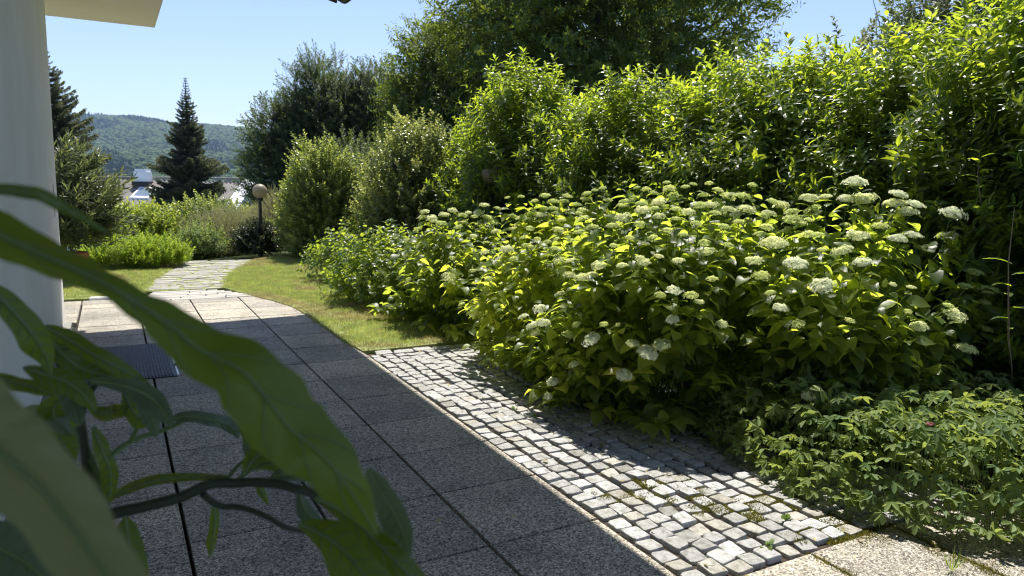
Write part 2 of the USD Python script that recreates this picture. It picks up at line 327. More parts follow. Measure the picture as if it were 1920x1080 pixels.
rid = [(-1100, 250), (-400, 235), (0, 226), (140, 222), (250, 222), (290, 227), (330, 236), (400, 239), (460, 244), (600, 250), (900, 262), (1500, 280), (2600, 300)]
ra = np.array([yaw_of(a) for a, _ in rid]); rr = np.array([math.tan(math.asin(unit(ray(a, b))[2])) for a, b in rid])
R_RIDGE = 2200.0
def hill_h(th, r):
    H = np.interp(th, ra, rr) * R_RIDGE
    q = np.stack([th * 9, r / 700, 0 * r], -1)
    spur = (meshkit.fbm(q, 4, 11) - .5)
    s = np.clip((r - 480) / (R_RIDGE - 480), 0, 1); s = s ** 1.15
    back = np.clip((r - R_RIDGE) / 1200, 0, 1)
    return -32 + (H + 32) * s * (1 - .6 * back) + spur * 150 * s * (1 - s) * 2.2
th = np.linspace(YAW - 1.25, YAW + 1.2, 220); rad = np.concatenate([np.linspace(420, R_RIDGE, 70), np.linspace(R_RIDGE + 60, 3100, 10)])
T, Rr = np.meshgrid(th, rad, indexing="ij"); Hh = hill_h(T, Rr)
v, f = grid(th, rad, hill_h); v = np.stack([Rr * np.sin(T), Rr * np.cos(T), Hh], -1).reshape(-1, 3)
part("/World", "hill", (v, f[:, ::-1]), M["forest_floor"], smooth=True, kind="structure")

# ------------------------------------------------------------------ instancing of foliage
def instancer(parent, name, protos, mats, pos, R, scale, kind="stuff", idx=None):
    p = path_for(parent, name)
    pi = UsdGeom.PointInstancer.Define(stage, p)
    paths = []
    for i, (q, mt) in enumerate(zip(protos, mats)):
        pp = f"{p}/sprig" + (f"_{i:03d}" if i else "")
        usdkit.mesh(stage, pp, q, mt, smooth=False); paths.append(Sdf.Path(pp))
    pi.CreatePrototypesRel().SetTargets(paths)
    n = len(pos)
    pi.CreateProtoIndicesAttr(Vt.IntArray.FromNumpy((np.asarray(idx) if idx is not None else RNG.integers(0, len(protos), n)).astype(np.int32)))
    pi.CreatePositionsAttr(Vt.Vec3fArray.FromNumpy((np.asarray(pos) - BASE[parent]).astype(np.float32)))
    q = Rotation.from_matrix(R).as_quat()
    pi.CreateOrientationsAttr(Vt.QuathArray([Gf.Quath(float(w), float(x), float(y), float(z)) for x, y, z, w in q]))
    sc = np.asarray(scale, float); sc = np.repeat(sc[:, None], 3, 1) if sc.ndim == 1 else sc
    pi.CreateScalesAttr(Vt.Vec3fArray.FromNumpy(sc.astype(np.float32)))
    tag(pi.GetPrim(), kind=kind)
    return p
def zframes(d, g):
    """rotations whose z axis is d, with a random roll"""
    d = unit(d); a = g.normal(size=d.shape); x = unit(np.cross(d, a)); return np.stack([x, np.cross(d, x), d], -1)
def lobed(dirs, seed, amp, freq=2.3): return 1 + amp * 2 * (meshkit.fbm(dirs * freq + seed * 3.1, 3, seed) - .5)
def dome_points(c, r, n, g, seed=0, amp=.22, inner=.45, low=-.15, power=2.4, cut=None):
    """points in a rounded mass standing on c: radii r=(rx, ry, height)"""
    d = unit(g.normal(size=(n * 3, 3))); d = d[d[:, 2] > low][:n]
    e = (np.abs(d[:, 0]) ** power + np.abs(d[:, 1]) ** power + np.abs(d[:, 2]) ** power) ** (-1 / power)
    u = inner + (1 - inner) * g.random(len(d)) ** .6
    k = (e * lobed(d, seed, amp) * u)[:, None]
    p = d * k * r + c
    return p, d / np.asarray(r) * min(r), u
def shrub(name, label, cat, c, r, protos, mat, n, size=1.0, up=.7, seed=0, amp=.22, inner=.4, low=-.15, stems=5, group=None, shoots=0, stem_mat="woody", mats=None, centre_z=0.0, stem_r=.012, gz=None, droop=0.0, leaders=0):
    """a bush: woody stems, a foliage mass of leafy shoots, the foremost shoots as parts of their own"""
    g = np.random.default_rng(seed + 100)
    c = np.asarray(c, float); z0 = c[2]
    p_ = thing(name, label, cat, c, group)
    cc = c + [0, 0, centre_z]
    pos, out, u = dome_points(cc, np.asarray(r, float), n, g, seed, amp, inner, low)
    ok = pos[:, 2] > z0 + .03; pos, out, u = pos[ok], out[ok], u[ok]
    d = unit(unit(out) * (1 - up) + np.array([0, 0, up - droop]) + g.normal(size=pos.shape) * .28)
    R = zframes(d, g); s = size * g.uniform(.7, 1.25, len(pos))
    idx = g.integers(0, len(protos), len(pos))
    mats = mats or [M[mat]] * len(protos)
    if shoots:
        cd = np.linalg.norm(pos - [0, 0, EYE], axis=1) - u * 1.2 - pos[:, 2] * .25
        first = np.argsort(cd)[:shoots]
        for i in first:
            part(p_, "shoot", stamp(protos[idx[i]], R[i:i + 1], s[i:i + 1], pos[i:i + 1]), mats[idx[i]])
        keep = np.ones(len(pos), bool); keep[first] = False
        pos, R, s, idx = pos[keep], R[keep], s[keep], idx[keep]
    for k in range(leaders):
        a, q_ = g.uniform(0, 6.28), g.uniform(.1, .75); b_ = cc + np.array([r[0] * q_ * math.cos(a), r[1] * q_ * math.sin(a), r[2] * (1 - q_ ** 2.4) ** (1 / 2.4) * g.uniform(.86, .98)])
        dv = unit(np.array([math.cos(a) * .25 * q_, math.sin(a) * .25 * q_, 1.0]) + g.normal(size=3) * .14); i = g.integers(len(protos))
        part(p_, "shoot", stamp(protos[i], zframes(dv[None], g), [size * g.uniform(.85, 1.35)], b_[None]), mats[i])
    for k in range(stems):
        a = g.uniform(0, 6.28); q = c + [r[0] * .12 * math.cos(a), r[1] * .12 * math.sin(a), -.05]
        e = cc + np.array([r[0] * .62 * math.cos(a), r[1] * .62 * math.sin(a), r[2] * g.uniform(.55, .8)])
        mid = (q + e) / 2 + [0, 0, .1 * r[2]]
        part(p_, "stem", tube([q, mid, e], [stem_r, stem_r * .75, stem_r * .35], 5), M[stem_mat], smooth=True)
    instancer(p_, "foliage", protos, mats, pos, R, s, idx=idx)
    return p_

# forest on the hill
g = np.random.default_rng(3)
def crown_mesh(seed, tall):
    s = trimesh.creation.icosphere(1 if tall else 2); v = np.array(s.vertices)
    v *= (1 + .45 * (meshkit.fbm(v * 1.9 + seed * 7, 3, seed) - .5))[:, None]
    if tall: v[:, :2] *= np.clip(1.05 - (v[:, 2:] + 1) * .5, .06, 1); v[:, 2] *= 1.8
    return v, np.array(s.faces)
n = 46000
a = g.uniform(YAW - .75, YAW + .05, n); w = g.random(n) ** .55; r_ = 230 + w * (R_RIDGE + 40 - 230)
z = hill_h(a, r_)
patch = meshkit.fbm(np.stack([a * 26, r_ / 170, 0 * a], -1), 3, 5)
kind_ = np.where(patch > .60, 2 + g.integers(0, 2, n), g.integers(0, 2, n))
sz = g.uniform(3.6, 7.2, n) * (.45 + r_ / R_RIDGE * .6)
fp = structure("forest"); stage.GetPrimAtPath(fp).SetCustomDataByKey("kind", "stuff")
instancer(fp, "crowns", [crown_mesh(1, 0), crown_mesh(2, 0), crown_mesh(3, 1), crown_mesh(4, 0)], [M["crown"], M["crown"], M["crown_dark"], M["crown_dark"]],
          np.stack([r_ * np.sin(a), r_ * np.cos(a), z + sz * .5], -1), zframes(np.tile([0, 0, 1.0], (n, 1)), g), np.stack([sz, sz, sz * g.uniform(.9, 1.3, n)], -1), idx=kind_)

# ------------------------------------------------------------------ terrace of exposed aggregate slabs
PX, PY, JX = .57, .57, 1.925
bed = [(1.94, 6.12), (1.94, 1.0), (9, 1.0), (9, 18), (2.6, 14.2), (2.3, 11.5), (2.5, 9), (2.5, 6.12)]
def sheet(poly, z, mat, name, parent="/World", kind=None, thick=None):
    pg = Polygon(poly) if not isinstance(poly, Polygon) else poly
    e = trimesh.creation.extrude_polygon(pg, thick or .004, engine="earcut"); e.apply_translation([0, 0, z - (thick or .004)])
    return part(parent, name, e, mat, kind=kind)
terr = structure("terrace")
sheet([(-1.2, -2.5), (2.05, -2.5), (2.05, 9.2), (1.6, 10.6), (.2, 10.7), (-1.2, 10.3)], -.042, M["joint_dark"], "mortar_bed", terr)
lawn_edge = Polygon([(-.4, -2), (1.93, -2), (1.925, 7.3), (1.9, 8.3), (1.86, 8.75), (1.72, 9.25), (1.55, 9.72), (-.4, 9.72)])
g = np.random.default_rng(21)
xe = [-.372, .212, .787, 1.356, 1.925]
for k in range(4):
    for j in range(-6, 14):
        y0 = 2.589 + PY * j; y1 = y0 + PY
        if y1 < -.6: continue
        gx = .009 if k else .010
        q = Polygon([(xe[k] + gx, y0 + .008), (xe[k + 1] - .008, y0 + .008), (xe[k + 1] - .008, y1 - .007), (xe[k] + gx, y1 - .007)]).intersection(lawn_edge)
        if q.is_empty or q.area < .01: continue
        e = trimesh.creation.extrude_polygon(q, .05, engine="earcut")
        vv = np.array(e.vertices); top = vv[:, 2] > .025
        cx, cy = q.centroid.x, q.centroid.y
        lo = vv.copy(); lo[top, 2] -= .004                      # small chamfer: the shoulder ring
        tp = np.array(e.vertices)[top]
        vv[:, 2] -= .05
        tilt = g.normal(size=2) * .0016
        vv[:, 2] += (vv[:, 0] - cx) * tilt[0] + (vv[:, 1] - cy) * tilt[1] + g.normal() * .0012
        part(terr, "slab", (vv, e.faces), M["aggregate"])
for (x0, x1, y0, y1) in [(-.372, .205, 9.73, 10.02), (-1.0, -.385, 8.6, 9.15), (-1.0, -.385, 9.16, 9.72), (-1.0, -.385, 9.73, 10.02)]:
    part(terr, "slab", box(x0, x1, y0, y1, -.05, 0, .003), M["aggregate"])
for (x0, x1, y0, y1) in [(1.95, 2.565, 1.365, 1.925), (2.575, 3.135, 1.365, 1.925), (3.147, 3.71, 1.365, 1.925), (1.95, 2.565, .79, 1.355), (2.575, 3.135, .79, 1.355), (3.147, 3.71, .79, 1.355), (3.72, 4.3, 1.365, 1.925), (3.72, 4.3, .79, 1.355)]:
    part(terr, "slab", box(x0, x1, y0, y1, -.05, g.normal() * .0015, .003), M["aggregate"])
# narrow stone courses that close the terrace towards the path
yy = 9.735
for k in range(7):
    h = g.uniform(.095, .135); x0 = .22 + .03 * k
    while x0 < 1.62 - .075 * k:
        x1 = min(x0 + g.uniform(.35, .75), 1.66 - .075 * k)
        part(terr, "edging_stone", box(x0, x1 - .012, yy + g.normal() * .006, yy + h - .014, -.05, .004 + g.normal() * .004, .006), M["path_stone"])
        x0 = x1
    yy += h
part(terr, "edging_kerb", box(-.30, .21, 10.03, 10.1, -.05, .035, .008), M["white_paint"], label="pale narrow kerb strip at the end of the terrace")

# ------------------------------------------------------------------ cobbles
cob = structure("cobble_strip")
sheet([(1.927, 1.93), (3.9, 1.93), (3.9, 6.28), (1.927, 6.28)], -.023, M["joint_sand"], "joint_sand", cob)
def cobble(cx, cy, lx, ly, z, g, ang=0.0):
    th = np.arange(12) * 2 * np.pi / 12 + .26
    c_, s_ = np.cos(th), np.sin(th); pw = .25
    ring = np.stack([np.sign(c_) * np.abs(c_) ** pw * lx / 2, np.sign(s_) * np.abs(s_) ** pw * ly / 2], 1)
    qx, qy, sk = g.normal(size=3) * [.10, .10, .11]
    ring = ring * (1 + g.normal(size=(12, 1)) * .03); ring = np.stack([ring[:, 0] * (1 + qx * ring[:, 1] / ly) + sk * ring[:, 1] * .6, ring[:, 1] * (1 + qy * ring[:, 0] / lx)], 1)
    ca, sa = math.cos(ang), math.sin(ang); ring = ring @ np.array([[ca, sa], [-sa, ca]])
    tz = g.normal(size=2) * .035
    L = []
    for s, dz in ((1.0, -.055), (1.0, -.010), (.965, -.0028), (.90, 0.0)):
        rg = ring * s; L.append(np.column_stack([rg + [cx, cy], z + dz + (rg @ tz) * (dz > -.05) + g.normal(size=12) * .0011]))
    v = np.vstack(L + [[[cx, cy, z + .0012]]]); f = []
    for k in range(3):
        for i in range(12):
            j = (i + 1) % 12; f += [(k * 12 + i, k * 12 + j, k * 12 + 12 + j), (k * 12 + i, k * 12 + 12 + j, k * 12 + 12 + i)]
    f += [(36 + i, 36 + (i + 1) % 12, 48) for i in range(12)]
    return v, np.array(f)
g = np.random.default_rng(5); stones = []
x = 1.985 + .0; col = 0
while x < 3.75:
    wcol = g.uniform(.097, .107); y = 1.94 + g.uniform(-.005, .02)
    while y < 6.0:
        ly = g.uniform(.086, .118); bend = .05 * math.sin((y - 2) * .9 + .4) * (x - 1.93) * .5 + .012 * math.sin(y * 3.1 + col * 1.3)
        stones.append((x + bend + wcol * .0, y + ly / 2 + .012 * math.sin(col * 1.9), wcol * g.uniform(.84, .91), ly * g.uniform(.84, .91), g.normal() * .004, g.normal() * .05))
        y += ly
    x += wcol; col += 1
x = 2.0
while x < 3.7:
    lx = g.uniform(.15, .24); stones.append((x + lx / 2, 6.12 + g.normal() * .015, lx * .92, .125, .004, g.normal() * .04)); x += lx
order = sorted(range(len(stones)), key=lambda i: math.hypot(stones[i][0] * 1.6, stones[i][1]))
rest = []
for k, i in enumerate(order):
    cx, cy, lx, ly, z, an = stones[i]; q = cobble(cx, cy, lx, ly, z, g, an)
    mt = GRAN[g.choice(4, p=[.4, .3, .18, .12])]
    if k < 300: part(cob, "cobblestone", q, mt, smooth=42)
    else: rest.append(q)
part(cob, "cobblestones", join(*rest), GRAN[0], smooth=42, kind="stuff")

# ------------------------------------------------------------------ lawn
def pgrid(poly, step, g, jit=.5):
    x0, y0, x1, y1 = poly.bounds; X, Y = np.meshgrid(np.arange(x0, x1, step), np.arange(y0, y1, step))
    P = np.stack([X.ravel(), Y.ravel()], 1) + g.uniform(-jit, jit, (X.size, 2)) * step
    import shapely
    return P[shapely.contains_xy(poly, P[:, 0], P[:, 1])]
path_l = [(.34, 10.56), (.42, 11.3), (.62, 12.2), (.86, 13.2), (1.1, 14.0)]
path_r = [(1.28, 10.56), (1.4, 11.3), (1.62, 12.2), (1.98, 13.2), (2.25, 14.0)]
path_poly = Polygon(path_l + path_r[::-1])
lawn_r = Polygon([(1.915, 6.2), (1.87, 6.7), (1.875, 7.3), (1.86, 8.3), (1.83, 8.77), (1.70, 9.27), (1.54, 9.74), (1.28, 10.56)] + path_r[1:] + [(3.0, 14.5), (4.4, 14), (3.6, 9), (3.3, 6.24)])
lawn_l = Polygon([(-3.5, 10.2), (-.4, 10.12), (.24, 10.12), (.34, 10.56)] + path_l[1:] + [(.6, 14.6), (-3.5, 14.6)])
lawn = structure("lawn")
for q in (lawn_r, lawn_l): sheet(q, .012, M["lawn_soil"], "turf", lawn, thick=.06)
sheet(path_poly, .002, M["lawn_soil"], "path_bed", lawn, thick=.05)
def blade_tuft(seed, n, h, w, spreadr):
    g = np.random.default_rng(seed); out = []
    for _ in range(n):
        a, hh = g.uniform(0, 6.28), h * g.uniform(.5, 1.2); lean = g.normal(size=2) * .45 * hh; b = g.uniform(-spreadr, spreadr, 2); ww = w * g.uniform(.7, 1.2)
        dx = np.array([math.cos(a), math.sin(a), 0]) * ww / 2; p0 = np.array([*b, 0]); p1 = p0 + [lean[0] * .4, lean[1] * .4, hh * .6]; p2 = p0 + [lean[0], lean[1], hh]
        out.append((np.array([p0 - dx, p0 + dx, p1 + dx * .7, p1 - dx * .7, p2]), np.array([(0, 1, 2), (0, 2, 3), (3, 2, 4)])))
    return join(*out)
tufts = [blade_tuft(i, 46, .03, .0035, .055) for i in range(3)] + [blade_tuft(9, 40, .028, .0035, .055)]
g = np.random.default_rng(8)
P = np.vstack([pgrid(lawn_r, .062, g), pgrid(lawn_l, .075, g)])
edge = np.array([min(lawn_r.exterior.distance(Point(*q)), 1.0) for q in P])
dry = (meshkit.fbm(np.column_stack([P * 1.3, 0 * P[:, 0]]), 3, 2) > .6) | ((edge < .16 + .12 * g.random(len(P))) & (P[:, 0] < 2.3) & (P[:, 1] < 9.9) & (P[:, 1] > 8.0)) | (g.random(len(P)) < .12)
z = ground_z(P[:, 0], P[:, 1]) + .010
instancer(lawn, "grass", tufts, [M["grass"]] * 3 + [M["dry_grass"]], np.column_stack([P, z]), zframes(np.tile([0, 0, 1.0], (len(P), 1)), g), g.uniform(.8, 1.25, len(P)), idx=np.where(dry, 3, g.integers(0, 3, len(P))))
# stone path through the lawn
path = structure("path")
for k in range(27):
    t = k / 26; y = 10.64 + t * 3.3
    xl, xr = np.interp(y, [q[1] for q in path_l], [q[0] for q in path_l]), np.interp(y, [q[1] for q in path_r], [q[0] for q in path_r])
    x0 = xl + g.uniform(-.03, .06)
    while x0 < xr - .1:
        x1 = min(x0 + g.uniform(.22, .48), xr + .04); yo = y + g.normal() * .012
        vv, ff = box(x0, x1 - g.uniform(.015, .06), yo - .034, yo + .034, -.04, .012 + g.normal() * .004, .008)
        vv[:, 1] += (vv[:, 0] - x0) * g.normal() * .05
        part(path, "path_stone", (vv, ff), M["path_stone"]); x0 = x1
P = pgrid(path_poly, .11, g); P = P[(np.abs(((P[:, 1] - 10.64) / (3.3 / 26)) % 1 - .5) < .22)]
instancer(path, "joint_grass", tufts[:3], [M["grass"]] * 3, np.column_stack([P, 0 * P[:, 0] + .003]), zframes(np.tile([0, 0, 1.0], (len(P), 1)), g), g.uniform(.45, .85, len(P)))
sheet(bed, -.022, M["soil"], "planting_bed", kind="structure", thick=.03)

# ------------------------------------------------------------------ house
WX, WY = -.482, 8.55
house = thing("white_house", "white rendered house wall with soffit and dark gutter along the terrace", "house", (-.482, 5, 0))
part(house, "wall", box(-9, WX, -6, WY, .022, 3.6), M["stucco"])
part(house, "plinth", box(-9.02, WX + .06, -6.02, WY - .006, -.06, .02), M["plinth"])
part(house, "soffit", box(-9, .516, -6, 9.5, 3.187, 3.40), M["soffit"])
part(house, "wall_groove", box(WX - .004, WX + .003, 8.06, 8.072, 1.12, 1.42), M["black_metal"])
# upper roof, its eave far out over the terrace: shades the slabs
EX, EYD, EZ = 2.742, 9.84, 3.825
ang = math.radians(14)
def roof_pt(u, y, h): return (EX - u * math.cos(ang), y, EZ + u * math.sin(ang) + h)
rv = np.array([roof_pt(u, y, h) for u in (0, 9.5) for y in (-5.5, EYD - .06) for h in (0, .16)])
part(house, "roof", trimesh.convex.convex_hull(rv), M["roof_tile"])
th = np.linspace(math.pi, 2 * math.pi, 13)
gut = []
prof = np.array([(EX + .06 + .075 * math.cos(t), EZ + .07 + .075 * math.sin(t)) for t in th] + [(EX + .06 + .066 * math.cos(t), EZ + .07 + .066 * math.sin(t)) for t in th[::-1]])
pgm = trimesh.creation.extrude_polygon(Polygon(prof), 15.3, engine="earcut")
gv = np.array(pgm.vertices); part(house, "gutter", (np.stack([gv[:, 0], EYD - gv[:, 2], gv[:, 1]], 1), pgm.faces), M["gutter_metal"], smooth=30)
cap = trimesh.creation.extrude_polygon(Polygon(prof[:13]), .008, engine="earcut"); gv = np.array(cap.vertices)
part(house, "gutter_end", (np.stack([gv[:, 0], EYD + .009 - gv[:, 2], gv[:, 1]], 1), cap.faces), M["gutter_metal"])
for k in range(10):
    u0 = .05 + k * .33
    q = np.array([roof_pt(u, y, h) for u in (u0, u0 + .31) for y in (EYD - .058, EYD - .02) for h in (-.03 + .0, .17)])
    part(house, "verge_tile", trimesh.convex.convex_hull(q), M["roof_tile"])

# door mat on the slabs
mat_ = thing("door_mat", "black ribbed rubber door mat with a steel edge lying by the house wall", "door mat", (-.08, 6.6, 0))
part(mat_, "mat_base", box(-.44, .375, 5.98, 7.22, .001, .009), M["rubber"])
ribs = []
for k in range(34):
    x0 = -.425 + k * .0233; yv = np.linspace(6.0, 7.2, 33); pts = np.stack([x0 + .003 * np.sin(yv * 46), yv, np.full_like(yv, .012)], 1)
    ribs.append(tube(pts, .0066, 5))
part(mat_, "ribs", join(*ribs), M["rubber"], smooth=True)
part(mat_, "edge_strip", box(.377, .392, 5.98, 7.22, .0012, .016, .003), M["steel"])
part(mat_, "clip", box(.37, .40, 6.28, 6.34, .0165, .022, .002), M["black_metal"])

# ------------------------------------------------------------------ shoots used by the bushes
hl = [leaf(.14, .050, "lance", .25, -.7, 5, .03, i) for i in range(3)]
HEDGE = [sprig(.30, 9, hl, 1.3, 2, 1.57, .0025, .05, .6, seed=i) for i in range(3)] + [sprig(.22, 7, hl, 1.35, 2, 1.4, .0025, .1, .75, seed=9)]
sl = [leaf(.068, .042, "ellip", .3, -.4, 4, .02, i) for i in range(2)]
SMALL = [sprig(.24, 9, sl, 1.0, 2, 1.57, .0018, .06, .7, seed=20 + i) for i in range(3)]
ml = [leaf(.07, .044, "ovate", .3, -.5, 4, .03, i) for i in range(2)]
ROSE = [sprig(.24, 8, ml, 1.15, 2, 1.9, .002, .05, .7, seed=30 + i) for i in range(3)]
wl = [leaf(.042, .014, "lance", .25, -.3, 3, 0, i) for i in range(2)]
WILLOW = [sprig(.36, 16, wl, .9, 2, 1.9, .0014, .05, .7, seed=40 + i) for i in range(3)]
bl = [leaf(.125, .085, "ovate", .22, -.9, 5, .05, i) for i in range(3)]
BROAD = [sprig(.22, 4, bl, 1.35, 2, 1.57, .003, .2, .6, seed=50 + i) for i in range(3)]
tl = [leaf(.11, .038, "lance", .3, -.8, 4, .03, i) for i in range(2)]
CHERRY = [sprig(.42, 10, tl, 1.5, 2, 2.4, .003, .05, .8, droop=.55, seed=60 + i) for i in range(3)]
fl = [leaf(.09, .04, "ellip", .3, -.4, 3, 0, i) for i in range(2)]
FINE = [sprig(.5, 18, fl, 1.1, 2, 2.4, .003, .05, .8, droop=.2, seed=70 + i) for i in range(3)]
ol = [leaf(.19, .032, "lance", .3, -.35, 4, 0, i) for i in range(2)]
OLE = [sprig(.4, 9, ol, .95, 3, 1.05, .003, .15, .75, seed=80 + i) for i in range(3)]
ll = [leaf(.09, .020, "lance", .3, -.4, 4, 0, i) for i in range(2)]
LIME = [sprig(.2, 9, ll, .8, 3, 1.0, .002, .05, .7, seed=90 + i) for i in range(3)]

# ------------------------------------------------------------------ hydrangeas
hyl = [leaf(.135, .092, "ovate", .2, -.75, 6, .035, i) for i in range(4)]
def floret_head(seed, n, R, fill):
    """a flat-topped dome of small four-petalled florets on short stalks"""
    g = np.random.default_rng(seed); out = []; flat = g.uniform(.5, .74)
    pet = np.array([(0, 0, 0), (.5, .35, .12), (1, 0, .05), (.5, -.35, .12)]); pf = np.array([(0, 1, 2), (0, 2, 3)])
    k = np.arange(n); ph = k * 2.39996; rho = np.sqrt((k + .5) / n)
    lump = 1 + .24 * (meshkit.noise(np.stack([np.cos(ph) * rho * 3.2, np.sin(ph) * rho * 3.2, 0 * ph + seed * 5.3], -1), seed) - .5) * 2
    for i in range(n):
        a, ro = ph[i], rho[i]
        p = np.array([math.cos(a) * ro * R * lump[i], math.sin(a) * ro * R * lump[i], R * flat * math.sqrt(max(1 - ro * ro * .92, 0)) * lump[i] + g.normal() * R * .05])
        nrm = unit(np.array([p[0], p[1], p[2] * .9 + .2 * R]) + g.normal(size=3) * .25 * R)
        Rm = zframes(nrm[None], g)
        s = R * .125 * g.uniform(.75, 1.2) * fill
        for q in range(4):
            b = q * math.pi / 2; rot = np.array([[math.cos(b), -math.sin(b), 0], [math.sin(b), math.cos(b), 0], [0, 0, 1]])
            out.append((((pet * s) @ rot.T) @ Rm[0].T + p, pf))
    s_ = trimesh.creation.icosphere(2); cv = np.array(s_.vertices); cv[:, 2] = np.where(cv[:, 2] < 0, cv[:, 2] * .1, cv[:, 2] * flat * .82)
    cv *= (1 + .22 * (meshkit.noise(cv * 4 + seed, seed) - .5))[:, None]; out.append((cv * R * [.5, .5, .5], np.array(s_.faces)))
    stalks = []
    for i in range(0, n, 4):
        a, ro = ph[i], rho[i]; e = np.array([math.cos(a) * ro * R * .9, math.sin(a) * ro * R * .9, R * .5 * math.sqrt(max(1 - ro * ro * .92, 0))])
        stalks.append(tube([(0, 0, -R * .35), e * [.5, .5, .2], e], R * .02, 3, cap=False))
    return join(*out), join(*stalks)
HEADS = {"w": [floret_head(i, 130, 1, 1.45) for i in range(5)], "c": [floret_head(10 + i, 150, 1, 1.2) for i in range(5)], "g": [floret_head(20 + i, 150, 1, 1.05) for i in range(5)]}
HM = {"w": M["petal_white"], "c": M["petal_cream"], "g": M["petal_lime"]}
HEADPX = """1517,370,38,c;1548,368,24,c;1527,392,32,g;1587,373,30,w;1620,373,50,c;1683,363,34,w;1678,380,40,c;1715,382,32,w;1702,398,40,w;1782,400,48,w;1777,443,36,c;1683,447,34,w;1710,440,36,w;1608,443,40,c;1582,470,38,c;1492,492,46,w;1618,493,36,w;
1543,532,46,w;1462,577,30,w;1353,607,24,c;1498,605,26,g;1445,548,22,g;1310,566,20,c;1295,552,30,g;1335,523,24,g;1427,517,36,g;1415,487,34,c;1447,452,44,c;1463,458,40,c;1463,385,32,c;1487,395,24,g;1432,405,22,g;1400,393,34,c;1367,392,30,c;1333,385,30,c;1357,425,24,g;1487,413,40,g;1535,440,26,g;
1425,438,26,g;1290,398,26,c;1312,385,28,g;1363,368,30,g;1393,367,32,g;1448,377,26,g;1650,423,34,g;1827,510,34,g;1807,537,28,g;1852,543,44,g;1847,567,22,g;1708,538,18,c;1673,533,14,c;1703,583,16,g;1723,612,34,c;1777,572,22,g;1785,590,40,c;1845,615,28,g;1810,652,40,c;1593,600,20,g;1541,468,20,g;1518,738,30,w;
950,468,28,c;963,485,18,g;985,459,14,g;995,462,14,g;1040,465,16,g;1070,488,20,c;1123,498,28,c;1167,497,24,c;1200,485,22,c;1208,493,28,c;1235,480,20,c;1272,488,26,c;1263,542,28,w;1237,552,24,g;1068,515,24,c;1090,520,28,c;1110,515,26,c;1053,550,18,c;1057,573,16,c;1013,577,26,w;983,593,22,w;1003,610,28,w;1020,604,28,w;1005,622,18,c;1112,633,34,w;
1133,607,18,g;1160,608,12,g;1083,607,18,g;1185,642,26,c;1213,657,40,w;1240,643,34,c;1262,597,26,w;1168,700,32,w;1078,683,22,c;1037,713,24,w;1028,742,17,w;840,518,24,c;848,483,14,g;887,507,16,g;917,522,16,g;867,570,14,g;765,450,16,g;767,523,13,g;793,408,20,c;810,410,20,c;797,397,18,c;833,403,22,c;848,395,20,c;867,403,20,g;828,418,20,g;860,425,18,g;
908,385,20,c;912,407,24,g;932,390,16,g;952,370,12,g;977,368,14,g;1003,377,16,g;1023,367,22,g;1037,377,24,g;1063,367,20,g;1057,377,20,g;1102,363,20,g;1098,373,22,g;1080,383,22,g;993,400,20,g;960,405,22,g;1017,390,24,g;1053,413,18,g;993,427,18,g;982,445,16,g;1047,430,24,g;1087,435,24,g;1112,425,24,g;1027,453,18,g;1007,448,14,g;1045,447,14,g;
1170,408,32,c;1205,395,32,c;1237,380,32,c;1203,382,24,g;1237,405,22,c;1147,423,26,g;1267,392,24,g;1263,367,24,g;1267,410,18,g;1250,432,22,g;1115,357,14,g;1130,353,16,g;1172,342,10,g;1195,352,14,g;1212,355,18,g;1250,342,16,g;1285,350,18,g;1300,345,16,g;1330,343,18,g;1345,355,22,g;1410,347,18,g;1605,341,44,w;1140,375,20,g;1165,385,20,g;1185,372,18,g;1225,362,18,g;1320,365,24,g;1340,400,24,g;1305,418,22,g;1385,415,22,g;1200,420,22,g;1225,445,20,g;1180,445,20,g;1150,460,18,g;1280,440,20,g;1320,455,24,g;1365,460,22,g"""
HYD = [dict(c=(3.4, 7.15), r=(.95, 1.3, 1.17), label="hydrangea at the lawn end of the row with small lime green heads", heads=[]),
       dict(c=(3.55, 5.3), r=(1.1, 1.15, 1.30), label="wide middle hydrangea densely topped with cream and lime flower heads", heads=[]),
       dict(c=(3.60, 4.0), r=(1.1, 1.1, 1.48), label="tall sunlit hydrangea with big cream heads in front of the hedge", heads=[]),
       dict(c=(4.15, 3.1), r=(.95, .78, 1.38), label="shaded right hand hydrangea with dull green heads beside the geraniums", heads=[]),
       dict(c=(2.95, 4.15), r=(.48, .75, .74), label="low hydrangea leaning out over the cobbles with pure white heads", heads=[])]
for h in HYD: h["base"] = np.array([*h["c"], 0.0])
def dome_val(p, h, k=1.0):
    q = np.abs((p - h["base"]) / (np.array(h["r"]) * k)); return (q ** 2.6).sum(-1) ** (1 / 2.6)
for item in HEADPX.replace("\n", "").split(";"):
    px, py, w, ty = item.split(","); px, py, w = float(px), float(py), float(w)
    t = np.linspace(2.2, 10, 1200); pts = ray(px, py) * t[:, None] + [0, 0, EYE]
    best = None
    for hi, h in enumerate(HYD):
        val = dome_val(pts, h); inside = np.nonzero((val < 1) & (pts[:, 2] > .05))[0]
        if len(inside) and (best is None or t[inside[0]] < best[0]): best = (t[inside[0]], hi)
    if best is None:
        vals = [(dome_val(pts, h) + (pts[:, 2] < .1) * 9) for h in HYD]; hi = int(np.argmin([v_.min() for v_ in vals])); best = (t[np.argmin(vals[hi])], hi)
    R = w / PX_F * best[0] / 2 * 1.0
    HYD[best[1]]["heads"].append((at(px, py, best[0]), R, ty))
STRAY = []
